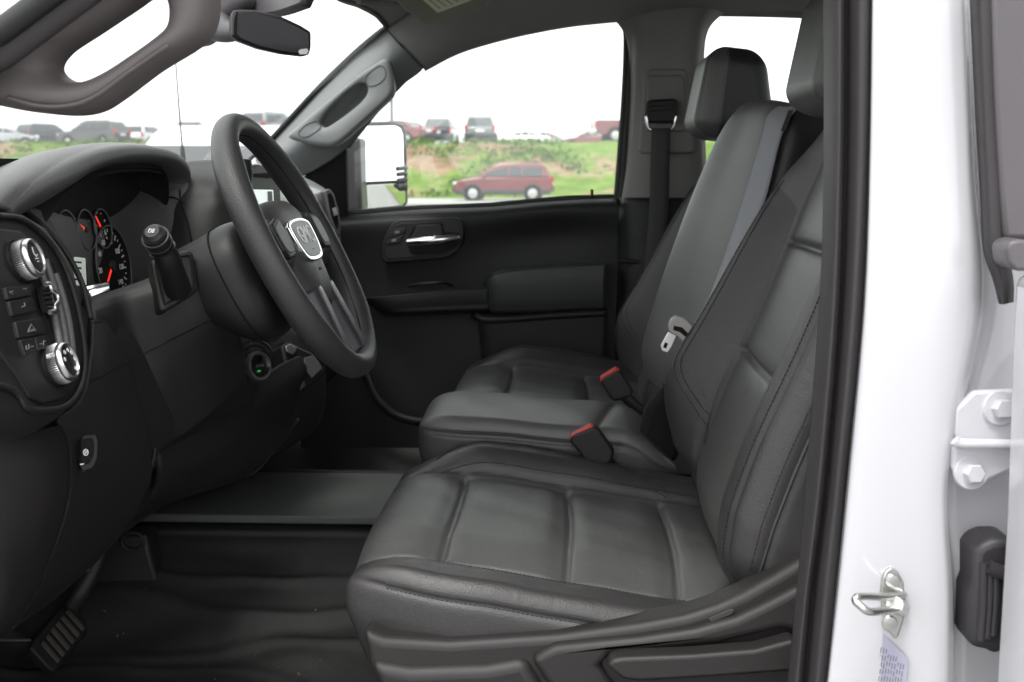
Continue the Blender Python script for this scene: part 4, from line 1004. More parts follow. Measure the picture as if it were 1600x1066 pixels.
# ---- instrument cluster
GP = (np.array((GX, 1.65, CZ - .10)), np.array((1.0, -.05, .12)))
gn = GP[1] / np.linalg.norm(GP[1]); gu, gv, _ = frame(gn)
IC = slab('instrument_cluster', [np.array((GX + .012, y, CZ + z)) for y, z in ((1.40, -.215), (1.93, -.215), (1.93, .015), (1.40, .015))], (-.02, 0, 0), M_pure, DB, bev=0)
def gauge(px, py, r, a0, a1, nt, marks, needle, nr):
    c = onP(px, py, (GP[0] + gn * .014, gn))
    th = np.linspace(0, 2 * math.pi, 64, endpoint=False)
    pt = lambda rad, a, h=0: c + rad * (math.cos(a) * gu + math.sin(a) * gv) + gn * h
    g = lathe('gauge', [(0, 0), (r * .97, 0), (r, .006), (r * 1.05, .006), (r * 1.07, 0)], c, gn, M_cowl, IC, seg=56)
    tube('gauge_ring', [pt(r * 1.02, a, .006) for a in th], .0011, M_frame_grey, g, closed=True, seg=6)
    for k in range(nt):
        a = a0 + (a1 - a0) * k / (nt - 1); L = .80 if k % 2 == 0 else .88
        e = np.array(gv) * math.cos(a) - np.array(gu) * math.sin(a); w_ = .0007 if k % 2 else .0011
        slab('tick', [pt(r * L, a) - e * w_, pt(r * .95, a) - e * w_, pt(r * .95, a) + e * w_, pt(r * L, a) + e * w_], gn * .0008, M_mark, g, bev=0)
    for s, a in marks:
        text('numeral', s, r * .20 if nt > 9 else r * .26, pt(r * .64, a, .001), gu, gv, M_mark, g)
    e = np.array(gv) * math.cos(needle) - np.array(gu) * math.sin(needle)
    slab('needle', [pt(-r * .1, needle, .003) - e * .0022, pt(nr * r, needle, .003) - e * .0009, pt(nr * r, needle, .003) + e * .0009, pt(-r * .1, needle, .003) + e * .0022], gn * .001, M_needle, g, bev=0)
    lathe('needle_cap', [(0, .006), (r * .13, .006), (r * .15, .003)], c, gn, M_black, g, seg=24)
    return g
for x, y, nd, mk_ in ((100, 362, R(158), (('0', R(210)), ('80', R(-20)))), (130, 360, R(154), (('100', R(215)), ('260', R(-25)))), (155, 358, R(124), (('8', R(210)), ('18', R(-25))))):
    gauge(x, y, .0270, R(215), R(-35), 9, mk_, nd, .8)
gauge(172, 416, .056, R(225), R(-45), 29, [(str(k * 20), R(225 - 270 * k / 7)) for k in range(8)], R(222), .75)
# small driver display and its chrome strip
dsp = slabP('driver_display', [(112, 402), (129, 404), (131, 446), (120, 446), (113, 428)], (GP[0] + gn * .02, gn), .004, M_lit, IC, bev=0)
for k in range(4):
    slabP('display_row', [(116, 408 + 9 * k), (127, 409 + 9 * k), (127, 412 + 9 * k), (116, 411 + 9 * k)], (GP[0] + gn * .0245, gn), .0005, M_gloss, dsp, bev=0)
slab('display_bezel', [onP(x, y, (GP[0] + gn * .016, gn)) for x, y in ((104, 392), (133, 396), (136, 452), (112, 452))], gn * .002, M_black, IC, bev=0)
patch('chrome_strip', pxnet([[(127, 449, 1.50), (142, 445, 1.53), (158, 442, 1.57), (171, 440, 1.60)], [(129, 457, 1.49), (144, 453, 1.52), (160, 449, 1.56), (172, 447, 1.59)], [(132, 467, 1.485), (146, 464, 1.515), (161, 458, 1.555), (172, 454, 1.585)]]), 12, 20, M_chrome, DB, th=.003, off=1)
# shelf under the cluster
CSH = patch('cluster_shelf', pxnet([
    [(128, 468, 1.47), (172, 455, 1.54), (238, 432, 1.565), (300, 400, 1.585), (352, 360, 1.62)],
    [(140, 478, 1.45), (182, 466, 1.53), (242, 446, 1.555), (302, 420, 1.575), (352, 390, 1.61)],
    [(150, 500, 1.43), (190, 490, 1.525), (248, 470, 1.55), (306, 450, 1.57), (356, 430, 1.605)],
    [(165, 570, 1.42), (205, 560, 1.53), (258, 540, 1.56), (320, 510, 1.58), (370, 500, 1.62)],
    [(212, 640, 1.50), (235, 640, 1.545), (280, 620, 1.59), (340, 580, 1.63), (382, 555, 1.70)],
    [(236, 702, 1.53), (252, 698, 1.56), (295, 675, 1.61), (350, 630, 1.66), (385, 600, 1.73)]]), 60, 50, M_dash, DB, th=.008, off=1)
seam('panel_seam', CSH, [(172, 580), (200, 565), (250, 540), (320, 505), (360, 482)], .0012, M_pure)
# ---- vent and switch pod beside the doorway
pn = np.array((.95, 0, .31)); pn /= np.linalg.norm(pn)
PP = (L3(-.553, 1.30, -.146), pn)
up = lambda h: (PP[0] + pn * h, pn)
pod_o = [(-60, 322), (0, 318), (40, 324), (75, 345), (105, 385), (128, 440), (142, 500), (146, 560), (138, 608), (116, 645), (80, 668), (30, 678), (0, 680), (-60, 680)]
pod = slabP('vent_pod', [(x, y) for x, y in pod_o], up(0), -.12, M_dash, DB, bev=.022, seg=6)
px_in = [(-60, 342), (0, 338), (36, 344), (66, 366), (92, 400), (113, 450), (127, 510), (133, 565), (126, 606), (104, 634), (66, 642), (40, 636), (20, 610), (-60, 560)]
tube('pod_bead', [onP(x, y, *up(.002)) for x, y in px_in], .0035, M_dash, pod, n=120, closed=True, seg=8)
pan = [(-60, 360), (0, 356), (32, 360), (58, 382), (84, 412), (102, 455), (116, 510), (123, 562), (118, 600), (100, 624), (68, 632), (48, 622), (30, 590), (-60, 470)]
pf = slabP('pod_face', pan, up(.0035), -.01, M_black, pod, bev=.003)
vt = slabP('air_vent', [(44, 380), (58, 384), (84, 412), (103, 456), (115, 512), (119, 556), (108, 566), (94, 560), (80, 524), (64, 474), (50, 424)], up(.0055), -.004, M_pure, DB, bev=.001)
for dx, (x0, y0), (x1, y1) in ((0, (55, 402), (96, 552)), (0, (70, 406), (105, 554)), (0, (86, 428), (113, 554))):
    q = [onP(x0 + (x1 - x0) * t + 5 * math.sin(t * 3.1), y0 + (y1 - y0) * t, *up(.0085)) for t in np.linspace(0, 1, 12)]
    tube('slat', q, .0042, M_hood, vt, seg=10, upv=pn, flat=1.0)
tb = slabP('vent_tab', [(64, 448), (72, 444), (84, 450), (90, 462), (92, 476), (86, 486), (74, 488), (68, 470)], up(.012), -.006, M_pure, vt, bev=.001)
tube('tab_edge', [onP(x, y, *up(.0135)) for x, y in ((70, 445), (77, 444), (80, 452), (88, 459), (91, 470), (86, 478), (86, 486), (78, 488))], .0028, M_satin, tb, n=40, seg=8)
for k in range(5):
    tube('tab_rib', [onP(66 + 2 * k, 452 + 7 * k, *up(.0125)), onP(78 + 2 * k, 452 + 7 * k, *up(.0125))], .0012, M_dash, tb, seg=6)
M_knurl = mat('dark_knurled_metal', (.30, .30, .30), .35, metal=1.0)
def knob(px, py, r, name, marks):
    c = onP(px, py, *up(.0))
    k = lathe(name, [(0, .0), (r * 1.12, .0), (r * 1.12, .007)], c, pn, M_black, DB, seg=48)
    lathe('knurled_ring', [(r * .97, .004), (r * 1.0, .006), (r * 1.0, .0165), (r * .97, .0175)], c, pn, M_knurl, k, seg=120, knurl=.05)
    lathe('polished_ring', [(r * .96, .0165), (r * 1.0, .0180), (r * 1.0, .0205), (r * .965, .0228), (r * .90, .0240), (r * .83, .0236), (r * .80, .0215)], c, pn, M_satin, k, seg=64)
    lathe('knob_face', [(0, .0228), (r * .5, .0226), (r * .78, .0215), (r * .81, .020)], c, pn, M_black, k, seg=48)
    u_, v_, _ = frame(pn)
    for q in marks:
        P = [c + pn * .0236 + (a * u_ + b * v_) * r for a, b in q]
        tube('knob_icon', P, .00045, M_mark, k, seg=5)
    return k
knob(24, 412, .0205, 'dimmer_knob', [[(-.1, .5), (-.15, .2), (0, .0), (.2, .1)], [(-.2, -.1), (.15, -.1)], [(-.1, -.25), (.1, -.25)]])
icons = []
for a in (120, 75, 40, 0, -60, 165):
    x, y = .55 * math.cos(R(a)), .55 * math.sin(R(a)); icons.append([(x - .09, y), (x, y + .10), (x + .09, y), (x, y - .10), (x - .09, y)])
knob(77, 574, .0205, 'headlight_knob', icons)
text('knob_lettering', 'AUTO', .0060, onP(79, 556, *up(.0236)), gu, np.array((-.31, 0, .95)), M_mark, bpy.data.objects['headlight_knob'])
def button(q, name, icon):
    b = slabP(name, q, up(.0075), -.006, M_dash, DB, bev=.0012)
    for ic in icon:
        tube('button_icon', [onP(x, y, *up(.0082)) for x, y in ic], .0005, M_mark_dim, b, seg=5)
button([(8, 449), (47, 445), (51, 462), (13, 468)], 'rocker_switch', [[(15, 457), (20, 455), (20, 460), (15, 457)], [(36, 452), (42, 451), (41, 456)]])
button([(14, 471), (52, 464), (56, 486), (20, 494)], 'push_button', [[(34, 480), (39, 478), (38, 473)]])
button([(24, 503), (66, 496), (71, 520), (30, 528)], 'push_button', [[(44, 517), (49, 507), (54, 514), (44, 517)], [(43, 519), (56, 516)]])
button([(32, 531), (52, 528), (57, 548), (40, 556)], 'push_button', [[(41, 540), (41, 546), (45, 545), (45, 538)], [(49, 542), (52, 541)]])
button([(55, 527), (72, 524), (76, 543), (60, 548)], 'push_button', [[(62, 538), (66, 537)], [(68, 540), (68, 533), (71, 533)]])
# ---- end cap and lower left panel seams
patch('dash_end_cap', pxnet([
    [(-60, 672, 1.19), (0, 676, 1.21), (60, 672, 1.26), (94, 664, 1.31)],
    [(-60, 730, 1.185), (0, 730, 1.205), (70, 722, 1.25), (107, 700, 1.30)],
    [(-60, 800, 1.185), (0, 800, 1.205), (68, 795, 1.25), (108, 770, 1.295)],
    [(-60, 880, 1.19), (0, 880, 1.21), (50, 875, 1.255), (86, 850, 1.295)],
    [(-60, 960, 1.20), (0, 955, 1.22), (30, 945, 1.26), (56, 925, 1.295)],
    [(-60, 1010, 1.24), (-20, 1000, 1.25), (4, 990, 1.27), (24, 975, 1.30)]]), 50, 40, M_low, DB, th=.01, off=1)
lowp = patch('lower_panel', pxnet([
    [(90, 655, 1.315), (130, 620, 1.36), (142, 560, 1.395), (146, 500, 1.41)],
    [(104, 690, 1.31), (150, 655, 1.37), (168, 590, 1.41), (172, 510, 1.43)],
    [(110, 735, 1.305), (165, 700, 1.38), (196, 640, 1.44), (205, 580, 1.46)],
    [(108, 790, 1.305), (172, 760, 1.395), (212, 715, 1.46), (232, 680, 1.50)],
    [(86, 862, 1.305), (160, 835, 1.41), (208, 795, 1.475), (236, 745, 1.52)],
    [(50, 940, 1.31), (128, 895, 1.42), (185, 840, 1.49), (222, 775, 1.55)],
    [(20, 985, 1.32), (100, 925, 1.44), (160, 860, 1.52), (205, 790, 1.58)]]), 80, 70, M_low, DB, th=.01, off=1)
tube('panel_seam', [atY(x, y, Y - .004) for x, y, Y in ((94, 664, 1.30), (106, 690, 1.295), (112, 735, 1.29), (109, 790, 1.29), (87, 860, 1.292), (55, 932, 1.298), (24, 980, 1.31))], .0013, M_pure, lowp, n=50, seg=6)
seam('panel_seam', lowp, [(141, 597), (165, 585), (192, 570), (206, 562)], .0012, M_pure)
seam('panel_seam', lowp, [(141, 506), (155, 503), (170, 498)], .0011, M_pure)
bk_ = slabP('parking_brake_switch', [(121, 690), (127, 681), (147, 679), (151, 690), (150, 716), (143, 732), (126, 738), (121, 726)], (atY(136, 708, 1.325), (.62, -.72, .2)), .008, M_black, DB, bev=.002)
bq = (atY(136, 708, 1.325) + np.array((.62, -.72, .2)) * .0085, (.62, -.72, .2))
slabP('switch_paddle', [(125, 692), (129, 686), (143, 684), (146, 692), (145, 712), (139, 724), (128, 727), (125, 720)], bq, .003, M_pure, bk_, bev=.001)
bq2 = (atY(136, 708, 1.325) + np.array((.62, -.72, .2)) * .0125, (.62, -.72, .2))
th = np.linspace(0, 2 * math.pi, 24, endpoint=False)
tube('switch_icon', [onP(134 + 3.6 * math.cos(a), 707 + 4.6 * math.sin(a), *bq2) for a in th], .0006, M_mark, bk_, closed=True, seg=5)
tube('switch_icon', [onP(x, y, *bq2) for x, y in ((133, 710), (133, 704), (136, 705), (135, 708), (133, 708))], .0005, M_mark, bk_, seg=5)
tube('switch_icon', [onP(x, y, *bq2) for x, y in ((125, 726), (131, 725))], .0008, M_mark, bk_, seg=5)
# knee bolster under the column, with its shiny lower edge
patch('knee_bolster', pxnet([
    [(172, 500, 1.50), (230, 505, 1.58), (300, 480, 1.70), (380, 470, 1.82)],
    [(186, 560, 1.48), (240, 580, 1.56), (310, 560, 1.68), (395, 540, 1.80)],
    [(210, 640, 1.50), (260, 640, 1.57), (330, 620, 1.68), (405, 590, 1.79)],
    [(235, 705, 1.53), (275, 680, 1.59), (340, 652, 1.69), (400, 620, 1.80)],
    [(240, 712, 1.56), (285, 688, 1.62), (345, 660, 1.72), (400, 632, 1.82)]]), 50, 50, M_low, DB, th=.008, off=1)
patch('column_under_cover', pxnet([
    [(242, 700, 1.60), (310, 650, 1.70), (380, 610, 1.80), (440, 570, 1.90), (470, 556, 1.96)],
    [(250, 730, 1.60), (320, 690, 1.70), (395, 640, 1.81), (455, 600, 1.91), (480, 580, 1.97)],
    [(246, 760, 1.61), (330, 725, 1.71), (400, 690, 1.83), (455, 650, 1.93), (470, 620, 1.99)],
    [(225, 790, 1.63), (310, 765, 1.73), (380, 740, 1.86), (440, 690, 1.95), (466, 655, 2.0)],
    [(215, 800, 1.70), (300, 775, 1.80), (370, 752, 1.92), (430, 705, 2.0), (460, 668, 2.04)]]), 50, 50, M_low, DB, th=.008, off=1)
tube('bonnet_release', [atY(x, y, Y) for x, y, Y in ((244, 700, 1.545), (240, 722, 1.54), (232, 742, 1.535), (222, 757, 1.53))], [.008, .007, .006, .004], M_black, DB, n=20, seg=10, flat=.5)
tube('cover_edge', [atY(x, y, 1.98) for x, y in ((466, 655), (440, 690), (398, 738), (360, 746), (328, 750))], .003, M_low, DB, n=30, seg=6)
# ---- start button
sp_ = (atY(404, 572, 1.745), np.array((.80, -.55, .20)))
sb = lathe('start_button', [(0, .002), (.013, .002), (.016, .001), (.017, -.004)], sp_[0], sp_[1], M_gloss, DB, seg=40)
lathe('button_ring', [(.0165, .0), (.0175, .004), (.0205, .004), (.0215, .0), (.0215, -.004)], sp_[0], sp_[1], M_satin, sb, seg=48)
slabP('indicator', [(402, 579), (407, 578), (407, 581), (402, 582)], (sp_[0] + sp_[1] * .003, sp_[1]), .0004, M_green, sb, bev=0)
text('button_lettering', 'START', .0055, sp_[0] + sp_[1] * .004, frame(sp_[1])[0], frame(sp_[1])[1], M_mark_dim, sb)
for k, rr_ in enumerate((.030, .038)):
    a = np.linspace(R(25), R(165), 24); u_, v_, _ = frame(sp_[1])
    tube('panel_groove', [sp_[0] + rr_ * (math.cos(t) * u_ + math.sin(t) * v_) - sp_[1] * .004 for t in a], .002, M_black, DB, seg=6)
# ---- column shroud
wn_ = np.array((math.cos(R(27)), 0, math.sin(R(27)))); WC = L3(-.366, 1.65, -.100)
sA = WC - wn_ * .075
def ring(c, ry, rz, n=40, sq=.75, dz=0):
    u_ = np.array((0, 1.0, 0)); v_ = np.array((-math.sin(R(27)), 0, math.cos(R(27)))); out = []
    for k in range(n):
        t = 2 * math.pi * k / n; cx, sy = math.cos(t), math.sin(t)
        out.append(c + u_ * ry * np.sign(cx) * abs(cx) ** sq + v_ * (rz * np.sign(sy) * abs(sy) ** sq + dz))
    return out
rings = [ring(WC - wn_ * h, ry, rz, dz=dz) for h, ry, rz, dz in ((.045, .02, .02, 0), (.048, .055, .055, -.005), (.056, .074, .078, -.01), (.075, .083, .087, -.014), (.105, .083, .082, -.012), (.13, .078, .066, .004), (.16, .07, .05, .02))]
V = np.array(rings).reshape(-1, 3); n_ = 40
SCV = mk('column_shroud', V, [(i * n_ + k, i * n_ + (k + 1) % n_, (i + 1) * n_ + (k + 1) % n_, (i + 1) * n_ + k) for i in range(len(rings) - 1) for k in range(n_)] + [tuple(range(n_))], M_black, DB)
m = SCV.modifiers.new('sub', 'SUBSURF'); m.levels = 2; m.render_levels = 2
tube('shroud_split', ring(WC - wn_ * .090, .0840, .0855, 60, .75, -.0130), .0012, M_pure, SCV, closed=True, seg=6)
# stalk with its square boot plate
bpn = np.array((.50, -.80, .30)); bpp = (atY(272, 448, 1.545), bpn)
pl = slabP('stalk_plate', [(236, 408), (246, 400), (296, 390), (303, 396), (310, 452), (302, 460), (258, 486), (250, 486)], bpp, -.03, M_dash, DB, bev=.004)
tube('plate_groove', [onP(x, y, bpp[0] + bpn * .0012, bpn) for x, y in ((243, 416), (252, 408), (292, 399), (297, 405), (302, 446), (296, 453), (262, 473), (256, 470))], .0014, M_pure, pl, n=60, closed=True, seg=6)
slabP('plate_socket', [(254, 440), (262, 424), (285, 418), (292, 430), (294, 448), (282, 460), (262, 460)], (bpp[0] + bpn * .002, bpn), -.004, M_pure, pl, bev=.001, sm=40)
SK = tube('signal_stalk', [atY(278, 452, 1.545), atY(270, 428, 1.52), atY(262, 405, 1.50), atY(253, 388, 1.49), atY(246, 376, 1.475), atY(240, 366, 1.465)], [.017, .0165, .0155, .0150, .0158, .0145], M_black, DB, n=40, seg=24)
c0 = atY(240, 366, 1.465); ax_ = c0 - atY(246, 376, 1.475); ax_ /= np.linalg.norm(ax_)
lathe('stalk_cap', [(0, .006), (.009, .006), (.0105, .004), (.0135, .002), (.0145, -.002)], c0, ax_, M_black, SK, seg=32)
cI = c0 + ax_ * .0066; u_, v_, _ = frame(ax_)
tube('stalk_icon', [cI + (a * u_ + b * v_) * .004 for a, b in ((-.9, .6), (-.3, .6), (-.1, .2), (-.1, -.2), (-.3, -.6), (-.9, -.6), (-.9, .6))], .00055, M_mark, SK, seg=5)
for b in (.6, .2, -.2, -.6):
    tube('stalk_icon', [cI + (.15 * u_ + b * v_) * .004, cI + (.9 * u_ + b * v_) * .004], .0005, M_mark, SK, seg=5)
for f in (.28, .45, .62):
    q = cr(np.array([atY(278, 452, 1.545), atY(270, 428, 1.52), atY(262, 405, 1.50), atY(253, 388, 1.49), atY(246, 376, 1.475), atY(240, 366, 1.465)]), 41)
    i = int(40 * (.3 + f)) if .3 + f < 1 else 38
    t = q[i] - q[i - 1]; lathe('stalk_collar', [(.0145, -.0015), (.0172, -.001), (.0172, .001), (.0145, .0015)], q[i], t, M_black, SK, seg=28)
# column shifter behind the wheel rim
tube('gear_lever', [atY(392, 330, 1.80), atY(384, 310, 1.84), atY(380, 292, 1.86), atY(379, 268, 1.87), atY(380, 248, 1.87)], [.010, .011, .014, .016, .012], M_black, DB, n=30, seg=16)
# ---- dash between the cluster and the screen
patch('centre_fascia', pxnet([
    [(262, 262, 1.95), (278, 256, 2.0), (300, 252, 2.04), (325, 250, 2.06), (345, 250, 2.07)],
    [(268, 290, 1.93), (282, 282, 1.945), (308, 280, 1.95), (330, 280, 1.955), (350, 275, 1.965)],
    [(262, 320, 1.92), (280, 320, 1.915), (312, 315, 1.92), (336, 312, 1.925), (356, 308, 1.94)],
    [(262, 350, 1.91), (290, 352, 1.90), (320, 348, 1.905), (342, 345, 1.915), (362, 340, 1.93)],
    [(265, 400, 1.89), (298, 400, 1.885), (326, 398, 1.89), (348, 392, 1.905), (368, 385, 1.92)],
    [(280, 460, 1.87), (305, 460, 1.865), (335, 455, 1.87), (355, 450, 1.885), (375, 440, 1.91)]]), 60, 50, M_dash, DB, th=.01, off=1)
tube('fascia_seam', [atY(x, y, Y - .004) for x, y, Y in ((284, 262, 1.985), (281, 290, 1.94), (283, 318, 1.91), (294, 352, 1.897), (302, 398, 1.882))], .0014, M_pure, DB, n=40, seg=6)
tube('fascia_seam', [atY(x, y, Y - .004) for x, y, Y in ((264, 308, 1.918), (275, 310, 1.915), (288, 318, 1.912))], .0012, M_pure, DB, n=20, seg=6)
# centre screen
scn = np.array((.97, -.10, .10)); scp = (atY(412, 315, 2.04), scn)
se = slabP('screen_bezel', [(384, 262), (402, 256), (428, 262), (438, 272), (440, 340), (432, 352), (384, 352)], scp, -.03, M_black, DB, bev=.004)
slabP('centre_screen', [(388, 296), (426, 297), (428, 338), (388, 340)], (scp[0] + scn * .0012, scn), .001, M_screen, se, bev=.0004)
slabP('screen_column', [(418, 299), (425, 299), (427, 336), (419, 336)], (scp[0] + scn * .003, scn), .0004, M_mark_dim, se, bev=0)
slabP('bezel_seam', [(386, 272), (424, 270), (430, 276), (430, 279), (386, 276)], (scp[0] + scn * .0012, scn), .0008, M_pure, se, bev=0)
# dash top behind the screen, passenger side roll and vent
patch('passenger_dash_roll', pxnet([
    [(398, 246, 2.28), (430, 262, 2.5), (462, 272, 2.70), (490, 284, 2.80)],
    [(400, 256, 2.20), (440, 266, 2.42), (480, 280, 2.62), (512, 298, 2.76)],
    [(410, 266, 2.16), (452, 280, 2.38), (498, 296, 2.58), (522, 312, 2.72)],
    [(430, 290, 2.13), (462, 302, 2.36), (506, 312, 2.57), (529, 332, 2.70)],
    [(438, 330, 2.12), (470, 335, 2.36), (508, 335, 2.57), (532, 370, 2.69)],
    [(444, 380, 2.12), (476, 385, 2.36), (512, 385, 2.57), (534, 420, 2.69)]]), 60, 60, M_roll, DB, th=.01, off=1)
pvp = (atY(519, 326, 2.56), np.array((.80, -.58, .15)))
pv = slabP('air_vent', [(508, 298), (516, 294), (523, 304), (530, 330), (534, 356), (531, 372), (524, 366), (515, 340)], pvp, -.02, M_frame_grey, DB, bev=.004)
slabP('vent_opening', [(512, 304), (517, 302), (522, 312), (527, 334), (529, 354), (526, 358), (519, 338)], (pvp[0] + pvp[1] * .0015, pvp[1]), -.004, M_pure, pv, bev=0)
slabP('vent_tab', [(518, 326), (523, 324), (526, 336), (521, 338)], (pvp[0] + pvp[1] * .004, pvp[1]), .004, M_satin, pv, bev=.001)
# switch bank low in the middle, behind the wheel
bnk = (atY(475, 575, 1.98), np.array((.72, -.60, .34)))
SBK = slabP('switch_bank', [(440, 540), (452, 534), (490, 552), (508, 576), (506, 588), (484, 606), (462, 618), (452, 600)], bnk, -.05, M_black, DB, bev=.005)
u1 = (bnk[0] + bnk[1] * .003, bnk[1])
for nm, q, mm in (('drive_switch', [(444, 542), (452, 538), (462, 546), (456, 556), (446, 550)], M_satin), ('round_cap', [(454, 574), (462, 568), (472, 574), (472, 588), (462, 596), (454, 588)], M_pure), ('power_socket', [(474, 560), (488, 556), (502, 576), (486, 592), (474, 578)], M_frame_grey), ('usb_port', [(462, 598), (472, 592), (476, 604), (466, 612)], M_frame_grey)):
    o = slabP(nm, q, u1, .004, mm, SBK, bev=.0015)
for k in range(2):
    slabP('port_slot', [(465, 600 + 5 * k), (472, 596 + 5 * k), (473, 599 + 5 * k), (466, 603 + 5 * k)], (bnk[0] + bnk[1] * .0075, bnk[1]), .0005, M_mark_dim, SBK, bev=0)
tube('socket_mark', [onP(x, y, bnk[0] + bnk[1] * .0075, bnk[1]) for x, y in ((482, 573), (487, 571), (492, 577))], .0006, M_mark_dim, SBK, seg=5)

# ================================================================== STEERING WHEEL
SW = thing('steering_wheel', 'black steering wheel with a chrome edged emblem on its hub', 'steering wheel', tuple(WC))
wu = np.array((0, 1.0, 0)); wv = np.array((-math.sin(R(27)), 0, math.cos(R(27))))
wp = lambda y, v, h=0: WC + wu * y + wv * v + wn_ * h
RAD = .180
P = [wp(RAD * math.cos(a), RAD * math.sin(a)) for a in np.linspace(0, 2 * math.pi, 160, endpoint=False)]
th_ = np.linspace(0, 2 * math.pi, 160, endpoint=False)
V = []; sg = 28
for i, a in enumerate(th_):
    rad = np.array((math.cos(a), math.sin(a)))
    # slightly thicker at the thumb rests
    g = .0158 + .0016 * (gs(abs(math.cos(a)) - .80, .16))
    for k in range(sg):
        b = 2 * math.pi * k / sg
        rr_ = RAD + g * math.cos(b); hh = g * 1.14 * math.sin(b)
        V.append(wp(rr_ * rad[0], rr_ * rad[1], hh))
rim = mk('rim', V, [(i * sg + k, i * sg + (k + 1) % sg, ((i + 1) % 160) * sg + (k + 1) % sg, ((i + 1) % 160) * sg + k) for i in range(160) for k in range(sg)], M_wheel, SW)
tube('rim_seam', [wp((RAD - .0163) * math.cos(a), (RAD - .0163) * math.sin(a), .004) for a in th_], .0009, M_pure, rim, closed=True, seg=6)
def wslab(name, q, h, d, mt, parent, bev=.003, sm=None, seg=3):
    return slab(name, [wp(y, v, h) for y, v in q], -wn_ * d, mt, parent, bev=bev, sm=sm, seg=seg)
hub = [(-.088, .046), (-.072, .062), (-.04, .070), (.04, .070), (.072, .062), (.088, .046), (.090, .012), (.078, -.018), (.062, -.052), (.050, -.080), (.036, -.092), (-.036, -.092), (-.050, -.080), (-.062, -.052), (-.078, -.018), (-.090, .012)]
# domed airbag cover
O = cr(np.array([(y * 1.12, v) for y, v in hub]), 80, True); rgs = []
for s, h in ((1.0, -.036), (1.0, -.012), (.985, -.004), (.95, .001), (.85, .006), (.6, .011), (.3, .013), (.02, .014)):
    rgs.append([wp(p[0] * s, p[1] * s, h) for p in O])
V = np.array(rgs).transpose(1, 0, 2).reshape(-1, 3)
HUBC = mk('airbag_cover', V, grid_faces(80, 8, True), M_hub, SW)
em = [(y * 1.9, v * 1.2 - .006) for y, v in ((-.030, .030), (-.012, .034), (.012, .034), (.030, .030), (.034, .020), (.030, -.004), (.018, -.017), (-.018, -.017), (-.030, -.004), (-.034, .020))]
EM = wslab('emblem', em, .0155, .008, M_chrome, SW, bev=.002, sm=70)
wslab('emblem_face', [(y * .86, (v - .008) * .84 + .008) for y, v in em], .0162, .004, M_emblem, EM, bev=.001, sm=70)
text('emblem_lettering', 'GMC', .0350, wp(0, .0085, .0166), wu, wv, M_mark, EM, ext=.0006)
text('cover_lettering', 'AIRBAG', .0055, wp(0, -.040, .0125), wu, wv, M_black, HUBC)
tube('cover_tick', [wp(-.003, -.012, .0168), wp(.003, -.012, .0168)], .0006, M_black, HUBC, seg=5)
for s in (-1, 1):
    sp1 = patch('side_spoke', [[wp(s * y, v, h) for v, h in ((.052, -.012), (.040, .004), (.012, .008), (-.018, .004), (-.034, -.012))] for y in (.070, .10, .135, .168)], 24, 24, M_spoke, SW, th=.012)
    wslab('switch_panel', [(s * .088, .036), (s * .094, .042), (s * .134, .034), (s * .142, .024), (s * .140, -.004), (s * .130, -.016), (s * .094, -.014), (s * .087, -.004)], .0145, .008, M_black, sp1, bev=.003)
    wslab('switch_face', [(s * .093, .031), (s * .098, .036), (s * .130, .029), (s * .136, .021), (s * .134, .0), (s * .126, -.009), (s * .098, -.008), (s * .093, .0)], .0155, .003, M_hub, sp1, bev=.001)
    low_ = patch('lower_spoke', [[wp(s * y + dy, v, h) for dy, h in ((-.030, -.006), (-.016, .008), (.016, .008), (.030, -.006))] for y, v in ((.038, -.06), (.044, -.10), (.050, -.135), (.052, -.170))], 24, 20, M_spoke, SW, th=.010)
bs_ = patch('spoke_back', [[wp(y, v, -.018) for v in (.05, .0, -.05, -.09)] for y in (-.08, -.03, .03, .08)], 8, 8, M_pure, SW, th=.02)
patch('bottom_web', [[wp(RAD * .93 * math.sin(a), -RAD * .93 * math.cos(a), h) for a in (-.36, -.2, 0, .2, .36)] for h in (-.008, .004, .008)], 10, 30, M_spoke, SW, th=.008)

# ================================================================== PEDALS
BP = thing('brake_pedal', 'ribbed worn rubber brake pedal hanging under the dashboard', 'pedal', atY(95, 985, 1.72))
pq = (atY(95, 985, 1.70), np.array((.74, -.25, .60)))
pad = slabP('pedal_pad', [(48, 1012), (54, 1000), (100, 942), (110, 934), (138, 972), (141, 984), (96, 1040), (86, 1050), (76, 1044)], pq, -.014, M_floor, BP, bev=.003)
M_rib = mat('worn_rubber', (0.052, .045, .04), .6, var=.35, vscale=120)
for k in range(6):
    f = (k + .6) / 6.2
    a0 = np.array((56, 1006)) * (1 - f) + np.array((104, 944)) * f + np.array((4, 6)); a1 = a0 + np.array((26, 30))
    slabP('pad_rib', [tuple(a0), tuple(a0 + (4, -5)), tuple(a1 + (4, -5)), tuple(a1)], (pq[0] + pq[1] * .003, pq[1]), -.002, M_rib, pad, bev=.0008)
tube('pedal_arm', [atY(112, 950, 1.705), atY(128, 925, 1.71), atY(150, 880, 1.73), atY(175, 800, 1.78)], [.010, .012, .012, .012], M_black, BP, n=20, seg=10, flat=.5)
AP = thing('accelerator_pedal', 'black accelerator pedal housing against the tunnel under the dashboard', 'pedal', atY(200, 900, 1.78))
slabY('pedal_housing', [(110, 915), (140, 860), (180, 838), (228, 834), (236, 870), (248, 912), (240, 922), (140, 938), (118, 930)], 1.80, .05, M_black, AP, bev=.01)
tube('housing_ring', [atY(207 + 17 * math.cos(a), 846 + 14 * math.sin(a), 1.795) for a in np.linspace(0, 2 * math.pi, 30, endpoint=False)], .003, M_black, AP, closed=True, seg=8)
slabY('foil_tag', [(132, 889), (137, 884), (142, 882), (139, 890), (136, 893), (133, 893)], 1.70, .002, M_mark, AP, bev=0)
